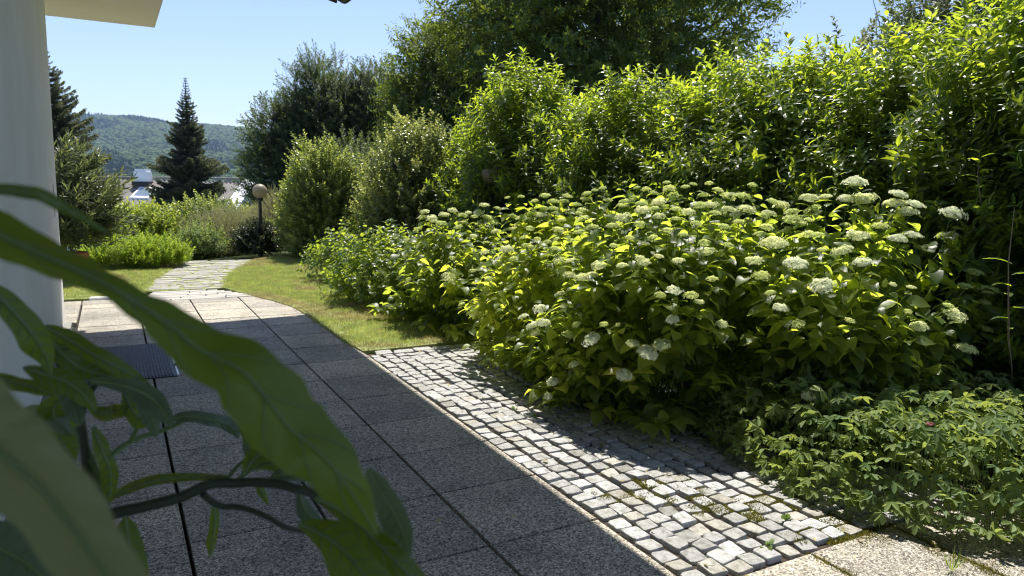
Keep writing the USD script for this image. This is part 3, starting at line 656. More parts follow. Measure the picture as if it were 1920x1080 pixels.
for hi, h in enumerate(HYD):
    g = np.random.default_rng(300 + hi); base = h["base"]; r = np.array(h["r"])
    T = thing("hydrangea", h["label"], "hydrangea", base, "row of hydrangeas along the cobbles")
    tips, heads = [], []
    for p_, R, ty in h["heads"]: tips.append(p_); heads.append((R, ty))
    for _ in range([26, 34, 26, 6, 4][hi]):
        a_, q_ = g.uniform(0, 6.28), math.sqrt(g.random()) * .8; p_ = base + [r[0] * q_ * math.cos(a_), r[1] * q_ * math.sin(a_), r[2] * (1 - q_ ** 2.6) ** (1 / 2.6) * g.uniform(.93, 1.05)]
        tips.append(p_); heads.append((g.uniform(.032, .058), "g" if g.random() < .7 else "c"))
    nf = int(95 * r[0] * r[1] * (1.35 if hi == 4 else 1) + 20 * r[2])
    d = unit(g.normal(size=(nf * 4, 3))); d = d[d[:, 2] > -.05][:nf]
    e = (np.abs(d) ** 2.6).sum(1) ** (-1 / 2.6)
    q = base + d * r * (e * lobed(d, hi + 3, .16) * (.55 + .39 * g.random(len(d)) ** .5))[:, None]
    for p_ in q: tips.append(np.maximum(p_, [-9, -9, .12])); heads.append((0, None))
    stems, lf = [], []
    for p_, (R, ty) in zip(tips, heads):
        root = base + [*(g.normal(size=2) * .16 * r[:2] + .25 * (p_ - base)[:2]), 0]
        out = p_ - root; mid = root + out * .55 + [0, 0, .16 * np.linalg.norm(out[:2])]
        drop = R * .55 if R else 0
        end = p_ - [0, 0, drop]
        u = np.linspace(0, 1, 6)[:, None]; cur = (1 - u) ** 2 * root + 2 * u * (1 - u) * mid + u ** 2 * end
        stems.append(tube(cur, np.linspace(.0042, .0022, 6), 4, cap=False))
        tan = unit(end - cur[-2]); L = np.linalg.norm(np.diff(cur, axis=0), axis=1).sum()
        if R:
            dirn = unit(tan * .45 + [0, 0, .9] + g.normal(size=3) * .16); Rm = zframes(dirn[None], g)
            fl_, st_ = HEADS[ty][g.integers(5)]
            hp = part(T, "flower_head", stamp(fl_, Rm, [R], end[None] + dirn * R * .25), HM[ty], label={"w": "white open flower head", "c": "cream flower head", "g": "lime green unopened flower head"}[ty])
            part(hp, "flower_stalks", stamp(st_, Rm, [R], end[None] + dirn * R * .25), M["green_stem"])
        npair = int(np.clip(L / .085, 4, 9)); th0 = g.uniform(0, 6.28)
        for k in range(npair):
            back = (.05 if R else .0) + k * .062 + g.uniform(0, .02)
            if back > L * .8: break
            uu = 1 - back / L; c_ = (1 - uu) ** 2 * root + 2 * uu * (1 - uu) * mid + uu ** 2 * end
            for sd in (0, 1):
                a = th0 + k * 1.571 + sd * math.pi + g.normal() * .3
                hd = np.array([math.cos(a), math.sin(a), g.normal() * .28 + (.12 if k < 2 else -.22)])
                hd = unit(hd + .35 * unit(np.array([*(c_ - base)[:2], 0])))
                sz = g.uniform(.62, 1.12) * (.55 if k == 0 and R else .8 if k == 0 else 1.0)
                lf.append((c_ + hd * .025, hd, np.array([0, 0, 1.0]) + g.normal(size=3) * .32 - .25 * hd, sz, g.integers(4)))
    P_ = np.array([l[0] for l in lf]); D_ = np.array([l[1] for l in lf]); U_ = np.array([l[2] for l in lf]); S_ = np.array([l[3] for l in lf]); K_ = np.array([l[4] for l in lf])
    Rl = frames(D_, U_); ctr = P_ + D_ * .07
    ok = ctr[:, 2] > .05; P_, Rl, S_, K_, ctr = P_[ok], Rl[ok], S_[ok], K_[ok], ctr[ok]
    score = np.linalg.norm(ctr - [0, 0, EYE], axis=1) - 1.6 * dome_val(ctr, h)
    o = np.argsort(score); near, far = o[:300], o[300:]
    for i in near: part(T, "leaf", stamp(hyl[K_[i]], Rl[i:i + 1], S_[i:i + 1], P_[i:i + 1]), M["hydrangea_leaf"], smooth=True)
    part(T, "foliage", join(*[stamp(hyl[k], Rl[far][K_[far] == k], S_[far][K_[far] == k], P_[far][K_[far] == k]) for k in range(4)]), M["hydrangea_leaf"], smooth=True, kind="stuff")
    part(T, "stems", join(*stems), M["green_stem"], smooth=True, kind="stuff")

# ------------------------------------------------------------------ tall hedge bushes behind the hydrangeas
HG = "tall bushes of the hedge"
for i, (c, r, n, lab) in enumerate([
    ((4.95, 10.0), (.8, 1.1, 2.3), 1500, "leftmost tall hedge bush, behind the mottled bush and globe lamp"),
    ((5.05, 8.7), (.95, 1.15, 2.9), 2100, "tall hedge bush rising behind the dull shaded globe lamp"),
    ((5.4, 7.0), (1.05, 1.7, 2.62), 2700, "lower yellow green hedge bush in the dip below the big dark tree"),
    ((5.6, 5.1), (1.05, 1.6, 2.70), 2700, "bright hedge bush with upright shoots against the gap of sky"),
    ((5.75, 3.7), (1.05, 1.35, 2.80), 2600, "hedge bush with large leaves behind the tallest white flower head"),
    ((5.8, 2.45), (1.0, 1.05, 3.1), 2300, "hedge bush at the right edge of the picture, dark below")]):
    shrub("hedge_bush", lab, "hedge bush", (*c, 0), r, HEDGE, "hedge_leaf", int(n * 1.6), .93, .45, 400 + i, .22, .2, -.05, 7, HG, shoots=90, stem_r=.016, leaders=26)
# single pale shoots that stand out in front of the dark hedge
for (px, py, D, H) in [(1530, 440, 4.75, .4), (1840, 380, 4.5, .55), (1890, 620, 3.9, 1.2)]:
    g = np.random.default_rng(px); b = at(px, py, D)
    T = thing("young_shoot", {1530: "thin upright shoot with pale leaves standing among the cream hydrangea heads", 1840: "leafy shoot with bright leaves beside the rightmost white hydrangea head", 1890: "tall bare twig with a few grey green leaves at the right edge"}[px], "shoot", (b[0], b[1], 0))
    foot = np.array([b[0] + .75, b[1] + .3, .0])
    crv = [np.array([foot[0], foot[1], -.03]), foot * .45 + b * .55 + [.2, .08, .05], b + [.06, .02, -.06], b + [-.02, .03, H * .3], b + [-.05, .02, H * .55]]
    part(T, "stem", tube(crv, [.006, .005, .004, .003, .0015], 5), M["dry_twig"], smooth=True)
    for k in range(12 if px != 1890 else 7):
        a = k * 2.4 + g.normal() * .3; u = (k + 1) / 12
        q = crv[2] * (1 - u) + crv[4] * u
        part(T, "leaf", stamp(hl[k % 3], frames([math.cos(a), math.sin(a), .2 + .5 * u], [0, 0, 1]), [g.uniform(.7, 1.05)], q[None]), M["hedge_leaf"], smooth=True)

# ------------------------------------------------------------------ geranium carpet
def leaf_carpet(name, label, cat, poly, n, hfun, leaves, mat, g, parts=300, stalk=True, base=(0, 0, 0)):
    T = thing(name, label, cat, base); P = pgrid(poly, math.sqrt(poly.area / n), g)
    h = hfun(P) * g.uniform(.45, 1.05, len(P)); pos = np.column_stack([P, h])
    a = g.uniform(0, 6.28, len(P)); lean = g.normal(size=(len(P), 3)) * .42 + [-.12, -.18, 1.0]
    R = frames(np.stack([np.cos(a), np.sin(a), -.15 + .2 * g.normal(size=len(P))], 1), lean); s = g.uniform(.6, 1.2, len(P)); K = g.integers(0, len(leaves), len(P))
    o = np.argsort(np.linalg.norm(pos - [0, 0, EYE], axis=1) - pos[:, 2] * 2)
    for i in o[:parts]: part(T, "leaf", stamp(leaves[K[i]], R[i:i + 1], s[i:i + 1], pos[i:i + 1]), M[mat])
    f_ = o[parts:]
    part(T, "foliage", join(*[stamp(leaves[k], R[f_][K[f_] == k], s[f_][K[f_] == k], pos[f_][K[f_] == k]) for k in range(len(leaves))]), M[mat], kind="stuff")
    st = [tube([(q[0] + g.normal() * .04, q[1] + g.normal() * .04, -.03), q * [1, 1, .6], q], .0016, 3, cap=False) for q in pos[g.random(len(pos)) < .5]]
    part(T, "stalks", join(*st), M["green_stem"], kind="stuff")
    return T
g = np.random.default_rng(77)
ger_poly = Polygon([(2.95, 2.2), (3.0, 2.75), (3.2, 3.4), (4.2, 3.3), (5.2, 2.4), (5.2, 1.0), (4.2, .7), (3.62, 1.22), (3.28, 1.55), (3.06, 1.85)])
GER = [palmate(.058, 5, i) for i in range(4)]
ge = lambda P: np.clip(np.array([ger_poly.exterior.distance(Point(*q)) for q in P]) * 1.2 + .10, .08, .46)
T = leaf_carpet("geranium_bed", "carpet of pale lobed geranium leaves spilling over the slabs at the right", "geranium", ger_poly, 2900, ge, GER, "geranium_leaf", g, base=(3.9, 2, 0))
for px, py, D in [(1743, 797, 3.55)]:
    b = at(px, py, D); pf = floret_head(px, 16, 1, 2.4)[0]
    part(T, "pink_flower", stamp(pf, zframes(np.array([[0, 0, 1.0]]), g), [.02], b[None]), M["petal_pink"])
    part(T, "flower_stem", tube([(b[0] + .02, b[1], 0), b], .002, 4), M["dry_twig"])

# ------------------------------------------------------------------ low broad-leaved plants on the lawn edge
shrub("leafy_perennial", "low broad leaved plant bulging onto the lawn beside the hydrangea row", "perennial", (3.05, 8.75, 0), (.62, .85, .78), BROAD, "broad_leaf", 560, .95, .5, 41, .2, .4, -.1, 4, None, shoots=60, stem_mat="green_stem")
shrub("leafy_perennial", "low broad leaved plant farther up the lawn with glossy leaves", "perennial", (3.2, 10.9, 0), (.62, .7, .72), BROAD, "broad_leaf", 300, .95, .5, 42, .2, .4, -.1, 4, None, shoots=50, stem_mat="green_stem")
T = thing("dry_twig_bush", "bare brown twigs between the mottled bush and the broad leaved plant", "dry bush", (3.75, 8.95, 0))
g = np.random.default_rng(12)
for k in range(34):
    a = g.uniform(0, 6.28); b = np.array([3.75, 8.95, -.03]); e = b + [math.cos(a) * g.uniform(.1, .55), math.sin(a) * g.uniform(.1, .55), g.uniform(.7, 1.15)]
    part(T, "twig", tube([b, (b + e) / 2 + g.normal(size=3) * .05, e], [.005, .0035, .0015], 4), M["dry_twig"])

# ------------------------------------------------------------------ bushes round the lawn end
def gpt(px, D):
    q = at(px, 400, D); return np.array([q[0], q[1], float(ground_z(q[0], q[1]))])
shrub("mottled_bush", "mottled bush with yellowing and reddish small leaves behind the bare twigs", "bush", gpt(775, 11.6), (.85, .85, 2.25), ROSE, "rose_leaf", 2600, 1.05, .45, 51, .33, .4, -.05, 6, None, shoots=60, leaders=26)
shrub("upright_bush", "upright grey green bush with small leaves right of the slim globe lamp", "bush", gpt(612, 14.2), (.80, .8, 2.05), SMALL, "shrub_leaf", 3000, 1.1, .55, 52, .32, .35, -.05, 6, None, shoots=60, leaders=34)
shrub("spirea", "rounded yellow green bush behind the lime green mound", "bush", gpt(272, 15.8), (1.05, 1.0, 1.28), SMALL, "spirea_leaf", 2600, 1.2, .5, 53, .32, .35, -.05, 6, None, shoots=40, leaders=20)
shrub("lime_mound", "low lime green mound of upright leaves beside the path", "mound plant", (*gnd(262, 500), 0), (.80, .55, .34), LIME, "lime_leaf", 1000, 1.0, .8, 54, .12, .3, -.05, 0, None, shoots=60)
shrub("whitish_bush", "dark green bush with pale specks below the neighbour's roof", "bush", gpt(395, 16.6), (1.1, .7, 1.42), ROSE, "shrub_leaf", 2000, 1.1, .5, 55, .3, .4, -.05, 5, None, shoots=20)
shrub("willowy_bush", "spreading greyish bush of fine pale twigs at the end of the path", "bush", gpt(440, 15.4), (1.05, .8, .86), WILLOW, "willow_leaf", 5200, .55, .2, 56, .2, .35, -.05, 6, None, shoots=30)
shrub("willowy_bush", "greyish bush of fine twigs between the slim lamp and the upright bush", "bush", gpt(520, 15.2), (.5, .6, 1.15), WILLOW, "willow_leaf", 2600, .6, .35, 57, .2, .35, -.05, 4, None, shoots=20)
shrub("dark_bush", "small dark bush at the foot of the slim globe lamp", "bush", gpt(480, 14.5), (.40, .40, .55), SMALL, "dark_leaf", 700, .8, .4, 58, .25, .3, -.05, 4, None)
shrub("pale_perennial", "low pale green leafy plant between the mound and the path", "perennial", gpt(372, 14.1), (.5, .4, .45), ROSE, "geranium_leaf", 240, 1.0, .6, 59, .2, .3, -.05, 0, None, shoots=20)
shrub("pale_bush", "pale bush with grey green leaves just showing over the hedge top", "bush", (9.3, 6.6, 0), (1.6, 1.6, 3.9), ROSE, "pale_shrub_leaf", 1500, 1.2, .6, 60, .15, .5, -.0, 5, None)
shrub("dark_shrub", "dark bush filling the gap under the left tree group", "bush", gpt(700, 19), (2.0, 1.2, 2.6), FINE, "dark_tree_leaf", 1800, 1.0, .5, 61, .2, .4, -.05, 4, None)

# oleander in its pot behind the house corner
ob = gpt(122, 10.4)
shrub("oleander", "potted oleander with narrow leaves behind the white house corner", "oleander", (ob[0], ob[1], .38), (.52, .52, .98), OLE, "oleander_leaf", 400, 1.0, .55, 63, .25, .3, -.25, 6, None, shoots=70, centre_z=.25)
T = thing("terracotta_pot", "terracotta pot peeping out behind the house corner", "pot", (ob[0], ob[1], 0))
part(T, "pot_body", lathe([(0, .001), (.17, .001), (.24, .34), (.225, .34), (.2, .3), (0, .3)], (ob[0], ob[1], 0)), M["terracotta"], smooth=40)
part(T, "rim", lathe([(.238, .31), (.262, .31), (.266, .38), (.228, .38), (.228, .335), (.238, .31)], (ob[0], ob[1], 0)), M["terracotta"], smooth=40)

# ------------------------------------------------------------------ garden globe lamps
def globe_lamp(label, base, h, r):
    T = thing("globe_lamp", label, "lamp", base, "globe lamps of the garden"); b = np.asarray(base, float)
    s = trimesh.creation.uv_sphere(r, count=[20, 32]); part(T, "globe", (np.array(s.vertices) + b + [0, 0, h + r * .93], s.faces), M["globe"], smooth=True)
    part(T, "collar", lathe([(.0, h - .05), (.055, h - .05), (.062, h + .012), (0, h + .012)], b, 16), M["black_metal"], smooth=40)
    part(T, "post", lathe([(0, -.05), (.032, -.05), (.032, h - .052), (0, h - .052)], b, 14), M["black_metal"], smooth=40)
    part(T, "foot", lathe([(0, .0), (.09, .0), (.085, .03), (.033, .035)], b, 16), M["black_metal"], smooth=40)
q = at(487, 358, 14.3); zb = float(ground_z(q[0], q[1])); globe_lamp("slim black lamp with a sunlit globe above the dark bush by the path", (q[0], q[1], zb), q[2] - .135 - zb, .142)
q = at(922, 328, 9.42); globe_lamp("dull globe lamp half hidden in the shade before the hedge", (q[0], q[1], 0), q[2] - .125, .135)

# ------------------------------------------------------------------ trees
def tree(name, label, px, D, top, rx, protos, mat, n, low, seed, group=None, size=1.0, droop=.3, trunk_r=.16, limbs=7, up=.35, offset=(0, 0), amp=.3, inner=.35):
    g = np.random.default_rng(seed + 900); b = gpt(px, D); T = thing(name, label, "tree", b, group)
    z0 = b[2]; cz = (top + low) / 2; c = np.array([b[0] + offset[0], b[1] + offset[1], cz])
    path_ = [b - [0, 0, .2], b + [.05, 0, (low - z0) * .5], np.array([c[0], c[1], cz]), np.array([c[0], c[1], top - (top - low) * .1])]
    part(T, "trunk", tube(path_, [trunk_r, trunk_r * .85, trunk_r * .55, trunk_r * .12], 9), M["bark"], smooth=True)
    r = np.array([rx, rx, (top - low) / 2])
    for k in range(limbs):
        a = k * 2.4 + g.uniform(0, 1); s = np.array([c[0], c[1], low + (top - low) * g.uniform(.05, .6)]); e = c + r * [.8 * math.cos(a), .8 * math.sin(a), g.uniform(-.3, .75)]
        part(T, "limb", tube([s, (s + e) / 2 + [0, 0, .12 * rx], e], [trunk_r * .42, trunk_r * .25, trunk_r * .07], 6), M["bark"], smooth=True)
    d = unit(g.normal(size=(n, 3))); u = inner + (1 - inner) * g.random(n) ** .55
    lob = 1 + amp * 2 * (meshkit.fbm(d * 2.6 + seed, 4, seed) - .5)
    pos = c + d * r * (u * lob)[:, None]
    hole = meshkit.fbm(pos * (1.5 / max(rx, 1) * 2.2) + seed, 3, seed + 1) > .36
    pos, d = pos[hole], d[hole]
    dd = unit(d * (1 - up) + [0, 0, up - droop] + g.normal(size=d.shape) * .35)
    instancer(T, "crown", protos, [M[mat]] * len(protos), pos, zframes(dd, g), size * g.uniform(.75, 1.3, len(pos)))
    return T
tree("broadleaf_tree", "large dark broadleaf tree towering over the hedge in the middle", 1110, 17.5, 9.2, 3.85, CHERRY, "cherry_leaf", 9000, 1.7, 1, None, 1.25, .3, .2, 12, .35, (-.1, 0), .28, .2)
tree("broadleaf_tree", "lighter leafy tree lobe left of the large dark tree", 822, 18.5, 5.3, 1.35, CHERRY, "cherry_leaf", 3600, .2, 2, None, 1.1, .3, .09, 6, .4, (0, 0), .3, .2)
tree("broadleaf_tree", "dark fine leaved tree with a sparse top right of the gap", 705, 27, 5.6, 1.35, FINE, "dark_tree_leaf", 3600, -.6, 3, None, 1.0, .1, .1, 6, .5, (0, 0), .35, .2)
tree("broadleaf_tree", "dark dense tree in the middle of the left tree group", 612, 27, 5.9, 1.7, FINE, "dark_tree_leaf", 6000, -1.0, 4, None, 1.0, .1, .12, 7, .5, (0, 0), .3, .2)
tree("broadleaf_tree", "spreading tree with pale branch tips next to the far hill", 536, 27, 4.5, 1.4, FINE, "dark_tree_leaf", 3200, -1.4, 5, None, 1.0, .15, .1, 7, .4, (0, 0), .4, .2)
tree("conifer_tree", "dark tree showing through the hedge top at the right", 1800, 9.5, 4.6, 1.0, FINE, "dark_tree_leaf", 1100, 2.0, 6, None, .8, .1, .07, 6, .4, (0, 0), .35, .2)

# bare twigs against the sky at the right
T = thing("bare_branches", "thin bare twigs against the sky above the right hedge", "branches", (*gpt(1690, 7.6)[:2], 0))
q0 = gpt(1690, 7.6)
part(T, "stem", tube([q0, at(1690, 200, 7.6), at(1660, 90, 7.6)], [.02, .012, .006], 5), M["bark"])
for pl in [[(1660, 90), (1648, 40), (1637, 0), (1632, -30)], [(1660, 90), (1668, 60), (1700, 20), (1735, 2), (1765, -5)], [(1700, 20), (1740, 8), (1760, 15)], [(1668, 60), (1655, 45), (1640, 35)]]:
    part(T, "twig", tube([at(a, b, 7.6 + i * .05) for i, (a, b) in enumerate(pl)], np.linspace(.006, .002, len(pl)), 4), M["bark"])

# spruces
def spruce_branch(seed, n=15):
    g = np.random.default_rng(seed); out = []
    ax = np.array([(0, t, -.18 * math.sin(t * 2.4) + .10 * t ** 3) for t in np.linspace(0, 1, 7)]); out.append(tube(ax, np.linspace(.016, .004, 7), 3, cap=False))
    def needles(p, d, L, k):
        for q in range(k):
            b = p + d * L * (q + .5) / k; a = unit(np.cross(d, g.normal(size=3))); w = unit(d * .7 + a); h = .06 * g.uniform(.7, 1.2); sd = unit(np.cross(w, g.normal(size=3))) * .013
            out.append((np.array([b - sd, b + sd, b + w * h]), np.array([(0, 1, 2)])))
    for i in range(n):
        t = .1 + .9 * i / (n - 1); p = np.array([np.interp(t, np.linspace(0, 1, 7), ax[:, j]) for j in range(3)])
        for sd in (-1, 1):
            d = unit([sd * .75, .55, -.35 + g.normal() * .15]); L = .34 * (1.1 - t * .75) * g.uniform(.7, 1.15); needles(p, d, L, int(10 + 26 * L / .34))
            e = p + d * L * .6; needles(e, unit([sd * .2, .3, -.9]), L * .5, 8)
        needles(p, unit([0, 1, .1]), .1, 10)
    return join(*out)
SPB = [spruce_branch(i) for i in range(3)]
def spruce(label, px, D, py_top, width, seed, whorls=26, low_py=400, zl=None, droop=.0, gap=0):
    g = np.random.default_rng(seed); b = gpt(px, D); top = at(px, py_top, D)[2]; T = thing("spruce", label, "spruce", b, "spruce trees")
    low = at(px, low_py, D)[2]; H = top - low
    part(T, "trunk", tube([b - [0, 0, .3], [b[0], b[1], low + H * .5], [b[0], b[1], top - .1]], [.16, .08, .006], 8), M["bark"], smooth=True)
    pos, R, S = [], [], []
    for k in range(whorls):
        u = (k / (whorls - 1)) ** .95; zz = low + H * (.02 + .97 * u); L = width / 2 * ((1 - u) ** 1.15 * g.uniform(.68, 1.2)) + .10 + .22 * (u > .55) * (1 - u)
        if gap: L *= 1.3 if .26 < u < .31 else (.8 if .33 < u < .45 or u > .6 else 1.0)
        nb = 11 if u < .85 else 7
        for j in range(nb):
            a = k * 1.1 + j * 2 * math.pi / nb + g.normal() * .2; Lb = L * g.uniform(.72, 1.12)
            d = np.array([math.cos(a), math.sin(a), -.12 + .55 * u + g.normal() * .06]); pos.append((b[0], b[1], zz)); R.append(frames(d, [0, 0, 1])[0]); S.append((max(Lb, .16), Lb, max(Lb, .16) * .9))
    instancer(T, "branches", SPB, [M["needle"]] * 3, np.array(pos), np.array(R), np.array(S))
spruce("tall spruce standing before the neighbour's roof and the hill", 357, 35, 150, 3.1, 1, 46, 372, gap=1)
spruce("spruce peeking out behind the house corner above the oleander", 100, 24, 84, 4.6, 2, 36, 440)

# ------------------------------------------------------------------ neighbour's house
D = 42.0
A, B = at(150, 333, D), at(459, 336, D)                                # ridge
ez = 1.55 - .075 * D
ex = unit((B - A) * [1, 1, 0]); ey = np.array([ex[1], -ex[0], 0]); ey = ey if ey @ _f < 0 else -ey   # towards us
Lr = np.linalg.norm(B - A); zr = A[2]; run, fallz = 3.6, 1.75
nb = thing("neighbour_house", "neighbour's house with grey corrugated roof and white chimney behind the garden", "house", (A[0], A[1], float(ground_z(A[0], A[1])) - .5))
u_ = np.arange(0, Lr, .03); prof = .03 * np.sin(u_ * 2 * math.pi / .24)
rows = []
for s in (0, 1): rows.append(np.array([[*(A + ex * u + ey * run * s)[:2], zr - fallz * s + h] for u, h in zip(u_, prof)]))
n_ = len(u_); v = np.vstack(rows); i = np.arange(n_ - 1); f = np.vstack([np.stack([i, i + 1, n_ + i + 1], 1), np.stack([i, n_ + i + 1, n_ + i], 1)])
v2 = v.copy(); v2[:, 2] -= .05
roof = part(nb, "roof", join((v, f), (v2, f[:, ::-1])), M["fibre_cement"], smooth=True)
rb = np.vstack([rows[0], rows[0] - ey * run - [0, 0, fallz]]); part(nb, "roof", (rb, f[:, ::-1]), M["fibre_cement"], smooth=True, label="rear roof slope")
part(nb, "ridge_cap", tube([A + [0, 0, .04], B + [0, 0, .03]], .055, 8), M["fibre_cement"], smooth=True)
def obox(c, hx, hy, z0, z1):
    q = [np.array([*(c + ex * sx * hx + ey * sy * hy)[:2], z]) for sx in (-1, 1) for sy in (-1, 1) for z in (z0, z1)]; return trimesh.convex.convex_hull(np.array(q))
gzn = float(ground_z(A[0], A[1])) - .6
part(nb, "wall", obox(A + ex * Lr / 2, Lr / 2 - .3, run - .5, gzn, zr - fallz + .1), M["stucco"])
gab = [np.array([*(A + ex * s + ey * t)[:2], z]) for s in (.32, Lr - .32) for t, z in ((-run + .55, zr - fallz + .1), (run - .55, zr - fallz + .1), (0, zr - .16))]
part(nb, "gable", trimesh.convex.convex_hull(np.array(gab)), M["stucco"])
q = [B + ex * s + ey * run * t + [0, 0, -fallz * t + h] for s in (.0, .75) for t in (0, 1) for h in (-.03, .06)]
part(nb, "verge_board", trimesh.convex.convex_hull(np.array(q)), M["white_paint"], label="wide white verge board of the roof")
cc = at(268, 330, D - .6); ch = part(nb, "chimney", obox(cc, .38, .3, zr - .9, at(268, 322, D)[2]), M["white_paint"])
part(ch, "chimney_cap", obox(cc, .33, .26, at(268, 322, D)[2] + .003, at(268, 317, D)[2]), M["white_paint"])
part(ch, "flashing", obox(cc + ey * .05, .46, .36, zr - .42, zr - .12), M["black_metal"])
sk = at(262, 352, D - 2.0)
def on_roof(u, t, h): q = A + ex * u + ey * run * t; return np.array([q[0], q[1], zr - fallz * t + h])
us = (sk - A) @ ex
fr = trimesh.convex.convex_hull(np.array([on_roof(us + a, t, h) for a in (-.52, .52) for t in (.30, .62) for h in (-.02, .10)]))
w = part(nb, "skylight", fr, M["white_paint"]); part(w, "pane", trimesh.convex.convex_hull(np.array([on_roof(us + a, t, h) for a in (-.40, .40) for t in (.35, .57) for h in (.09, .112)])), M["skylight_glass"])

# ------------------------------------------------------------------ moss and weeds in the joints
g = np.random.default_rng(31)
mossp = structure("moss"); stage.GetPrimAtPath(mossp).SetCustomDataByKey("kind", "stuff")
mt = [blade_tuft(50 + i, 40, .011, .004, .02) for i in range(2)]
pts = []
for px, py, n_, s in [(1400, 945, 40, .05), (1425, 935, 45, .05), (1490, 940, 40, .05), (1520, 995, 60, .05), (1560, 980, 60, .05), (1590, 1005, 50, .05), (1410, 965, 40, .05), (1350, 950, 30, .06), (1300, 930, 25, .08), (1240, 905, 25, .1), (1640, 1000, 60, .08), (1760, 1020, 60, .06), (1850, 1060, 90, .12), (1180, 930, 20, .08)]:
    c_ = gnd(px, py); pts.append(c_ + g.normal(size=(n_, 2)) * s * [.9, .6])
pts.append(np.column_stack([2.57 + g.normal(size=60) * .005, g.uniform(1.36, 1.93, 60)])); pts.append(np.column_stack([3.141 + g.normal(size=90) * .01, g.uniform(1.36, 1.93, 90)]))
pts = np.vstack(pts)
instancer(mossp, "tufts", mt, [M["moss"]] * 2, np.column_stack([pts, np.full(len(pts), -.009)]), zframes(np.tile([0, 0, 1.0], (len(pts), 1)), g), g.uniform(.8, 1.5, len(pts)))
wleaf = leaf(.028, .02, "ellip", .2, -.3, 4)
for px, py, lab, s in [(1438, 1027, "small round leaved weed between the pale cobbles near the slab edge", 1.1), (1475, 975, "weed seedling growing beside mossy cobbles", 1.0), (960, 768, "tiny grass weed in the cobble joint beside the kerb", .8), (1000, 783, "grass weed in the cobbles at the edge of the leafy shade", .8), (1130, 838, "sparse weed on the shaded cobbles", .7)]:
    b = np.array([*gnd(px, py), -.012]); T = thing("weed", lab, "weed", b)
    for k in range(11):
        a = g.uniform(0, 6.28); part(T, "leaf", stamp(wleaf, frames([math.cos(a), math.sin(a), g.uniform(.3, 1.3)], [0, 0, 1]), [s * g.uniform(.7, 1.2)], (b + [g.normal() * .015, g.normal() * .012, .014 + g.uniform(0, .012)])[None]), M["weed"])
b = np.array([*gnd(1785, 1070), .0]); T = thing("grass_tuft", "pale grass tuft growing in the slab joint at the bottom right", "grass tuft", b)
for k in range(16):
    a = g.uniform(0, 6.28); part(T, "blade", stamp(leaf(.10, .0042, "lance", .3, -.6, 5), frames([math.cos(a) * 1.0, math.sin(a) * 1.0, .9], [math.cos(a), math.sin(a), .8]), [g.uniform(.6, 1.1)], b[None]), M["weed"])
b = np.array([*gnd(1475, 921), .012]); fl_ = part("/World", "fallen_leaf", stamp(leaf(.085, .055, "ovate", .15, -.3, 5), frames([.9, .2, 0], [0, 0, 1]), [1.0], b[None]), M["hydrangea_leaf"], smooth=True, label="single fallen leaf lying on the shaded cobbles", cat="fallen leaf")

lit = structure("leaf_litter"); stage.GetPrimAtPath(lit).SetCustomDataByKey("kind", "stuff")
P = np.vstack([np.column_stack([g.uniform(1.95, 3.1, 170), g.uniform(1.95, 6.1, 170)]), np.column_stack([g.uniform(-.3, 1.9, 46), g.uniform(1.2, 9.5, 46)]), np.column_stack([g.uniform(2.0, 3.4, 50), g.uniform(1.3, 1.95, 50)]), np.column_stack([1.86 + g.normal(size=60) * .05, g.uniform(6.2, 9.3, 60)])])
pet_ = (np.array([(0, 0, 0), (.5, .35, .2), (1, 0, .1), (.5, -.35, .25)]) * .012, np.array([(0, 1, 2), (0, 2, 3)])); dl = leaf(.035, .018, "ovate", .5, .6, 4); tw = tube([(0, 0, .002), (.02, .004, .003), (.045, 0, .002)], .0011, 4)
instancer(lit, "bits", [pet_, dl, tw], [M["petal_cream"], M["dry_grass"], M["dry_twig"]], np.column_stack([P, np.full(len(P), .007)]), zframes(np.column_stack([g.normal(size=(len(P), 2)) * .12, np.ones(len(P))]), g), g.uniform(.5, 1.2, len(P)), idx=g.choice(3, len(P), p=[.45, .3, .25]))

